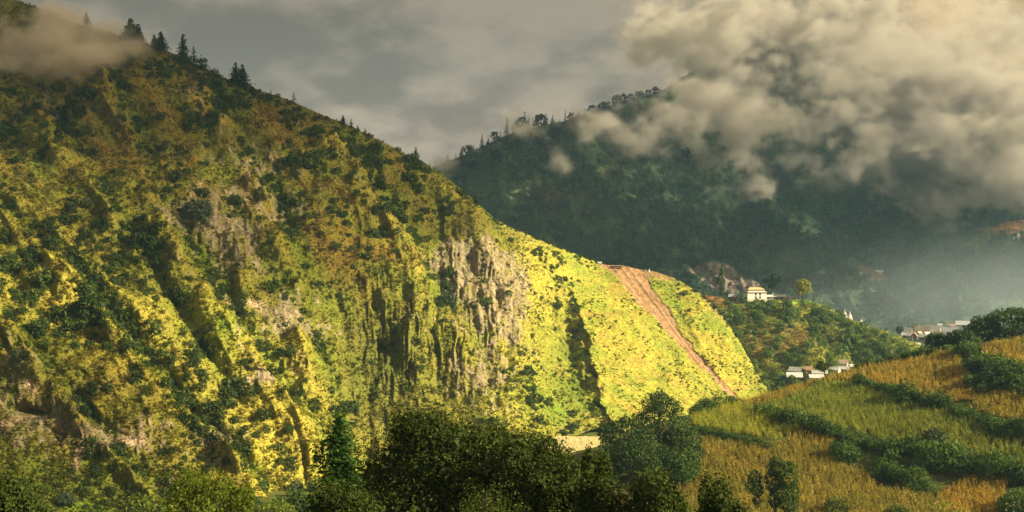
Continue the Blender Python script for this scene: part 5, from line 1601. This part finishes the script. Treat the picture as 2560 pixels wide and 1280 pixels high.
# ------------------------------------------------------------------ mist banks
def vapour(name, mn, mx, res, ells, nscale, namp, dens, color, lab, aniso=0.35, edge=0.72, detail=6.0, seed=(0, 0, 0), stretch=(1, 1, 1.25), warp=0.0):
    """mist as a density grid: soft ellipsoids (centre, radii, strength) eaten into by fractal noise"""
    mt, t, out = mat_new(name)
    pv = t.new('ShaderNodeVolumePrincipled')
    pv.inputs['Color'].default_value = (*color, 1)
    pv.inputs['Density'].default_value = dens
    pv.inputs['Anisotropy'].default_value = aniso
    t.l.new(pv.outputs[0], out.inputs['Volume'])
    ng = bpy.data.node_groups.new(name, 'GeometryNodeTree')
    ng.interface.new_socket(name='Geometry', in_out='INPUT', socket_type='NodeSocketGeometry')
    ng.interface.new_socket(name='Geometry', in_out='OUTPUT', socket_type='NodeSocketGeometry')
    g = NT(ng)
    go = g.new('NodeGroupOutput')
    vc = g.new('GeometryNodeVolumeCube')
    pos = g.new('GeometryNodeInputPosition').outputs[0]
    wn = g.new('ShaderNodeTexNoise')
    g.put(wn.inputs['Vector'], g.vmath('ADD', pos, (313.0, 77.0, 19.0)))
    wn.inputs['Scale'].default_value = nscale * .8
    wn.inputs['Detail'].default_value = 3.0
    pos0 = pos
    pos = g.vmath('ADD', pos, g.vmath('SCALE', g.vmath('SUBTRACT', wn.outputs['Color'], (0.5, 0.5, 0.5)), warp))
    acc = None
    for c, r, s_ in ells:
        dv_ = g.vmath('MULTIPLY', g.vmath('SUBTRACT', pos, tuple(float(x) for x in c)), tuple(1.0 / float(x) for x in r))
        ln = g.vmath('LENGTH', dv_)
        v = g.math('MULTIPLY', g.math('SUBTRACT', 1.0, ln), s_)
        acc = v if acc is None else g.math('SMOOTH_MAX', acc, v, 0.15)
    npos = g.vmath('ADD', g.vmath('MULTIPLY', pos0, tuple(float(x) for x in stretch)), seed)
    n1 = g.noise(npos, nscale, detail, 0.66, 0.35)
    n2 = g.noise(npos, nscale * 4.3, 3.0, 0.6, 0.2)
    val = g.math('ADD', acc, g.math('MULTIPLY', g.math('SUBTRACT', n1, 0.5), namp))
    val = g.math('ADD', val, g.math('MULTIPLY', g.math('SUBTRACT', n2, 0.5), namp * .28))
    de = g.maprange(val, 0.0, edge, 0.0, 1.0)
    de = g.math('MULTIPLY', de, de)
    g.l.new(de, vc.inputs['Density'])
    vc.inputs['Min'].default_value = [float(x) for x in mn]
    vc.inputs['Max'].default_value = [float(x) for x in mx]
    for k_, q_ in zip(('Resolution X', 'Resolution Y', 'Resolution Z'), res):
        vc.inputs[k_].default_value = int(q_)
    sm = g.new('GeometryNodeSetMaterial')
    sm.inputs['Material'].default_value = mt
    g.l.new(vc.outputs[0], sm.inputs[0])
    g.l.new(sm.outputs[0], go.inputs[0])
    me = bpy.data.meshes.new(name)
    o = link(name, me)
    md = o.modifiers.new('density', 'NODES')
    md.node_group = ng
    me.materials.append(mt)
    o['kind'] = 'stuff'
    tag(o, lab, 'mist')
    return o


def dC(px, py):
    """distance of the far mountain's face behind a photo pixel"""
    j = int(np.argmin(np.abs(C.px - px)))
    col = C.qy[:, j]
    i = int(np.argmin(np.abs(col - py)))
    return C.Y[i, j]


def ell(px, py, rx, ry, off, s_=1.0, dd=None, d=None):
    d = dC(px, py) - off if d is None else d
    return (P(px, py, d), (rx / F * d, (dd or 0.9 * rx / F * d), ry / F * d), s_)


CE = [ell(*e) for e in MIST_C]
vapour('mist', (-160, 1250, 20), (1350, 2480, 592), (330, 250, 140), CE, 0.0115, 3.6, 0.046, (0.96, 0.94, 0.90),
       'golden grey mist and low cloud hanging on the far mountain', aniso=0.3, warp=190.0)
AE = [(P(px, py, d), (rx / F * d, 45.0, ry / F * d), s_) for px, py, rx, ry, d, s_ in MIST_A]
vapour('mist', (-420, 640, 85), (-200, 860, 280), (110, 110, 100), AE, 0.020, 2.8, 0.055, (0.96, 0.90, 0.83),
       'tan mist drifting over the upper left crest', seed=(40, 3, 9), warp=70.0)
SE = [ell(2270, 525, 26, 13, 25, 1.0, 12), ell(2290, 538, 18, 14, 25, 1.0, 12), ell(2248, 512, 18, 10, 25, .8, 12), ell(2310, 545, 12, 9, 25, .8, 10)]
lo = np.min([np.array(c) - np.array(r) * 1.4 for c, r, _ in SE], 0); hi = np.max([np.array(c) + np.array(r) * 1.4 for c, r, _ in SE], 0)
tag(vapour('smoke', lo, hi, (80, 40, 50), SE, 0.045, 1.5, 0.16, (0.97, 0.95, 0.92), 'white wisp of smoke rising from a clearing on the far mountain', seed=(5, 5, 5)), None, 'smoke')
SE = [ell(2415, 560, 30, 12, 25, .9, 12), ell(2450, 572, 26, 10, 25, .8, 12), ell(2425, 540, 14, 18, 25, .7, 10)]
lo = np.min([np.array(c) - np.array(r) * 1.4 for c, r, _ in SE], 0); hi = np.max([np.array(c) + np.array(r) * 1.4 for c, r, _ in SE], 0)
tag(vapour('smoke', lo, hi, (80, 40, 50), SE, 0.045, 1.6, 0.05, (0.97, 0.95, 0.92), 'fainter wisp of smoke right of the white one', seed=(15, 5, 5)), None, 'smoke')

VE = [(P(2380, 760, 1450), (380.0, 220.0, 150.0), 1.0), (P(2150, 780, 1430), (260.0, 170.0, 100.0), .8), (P(2600, 740, 1480), (320.0, 220.0, 170.0), 1.0)]
vapour('mist', (60, 1190, -112), (1200, 1750, 120), (120, 60, 50), VE, 0.006, .9, VALLEY, (0.72, 0.86, 0.97), 'pale blue mist lying in the far valley over the village', aniso=0.0, edge=.9)
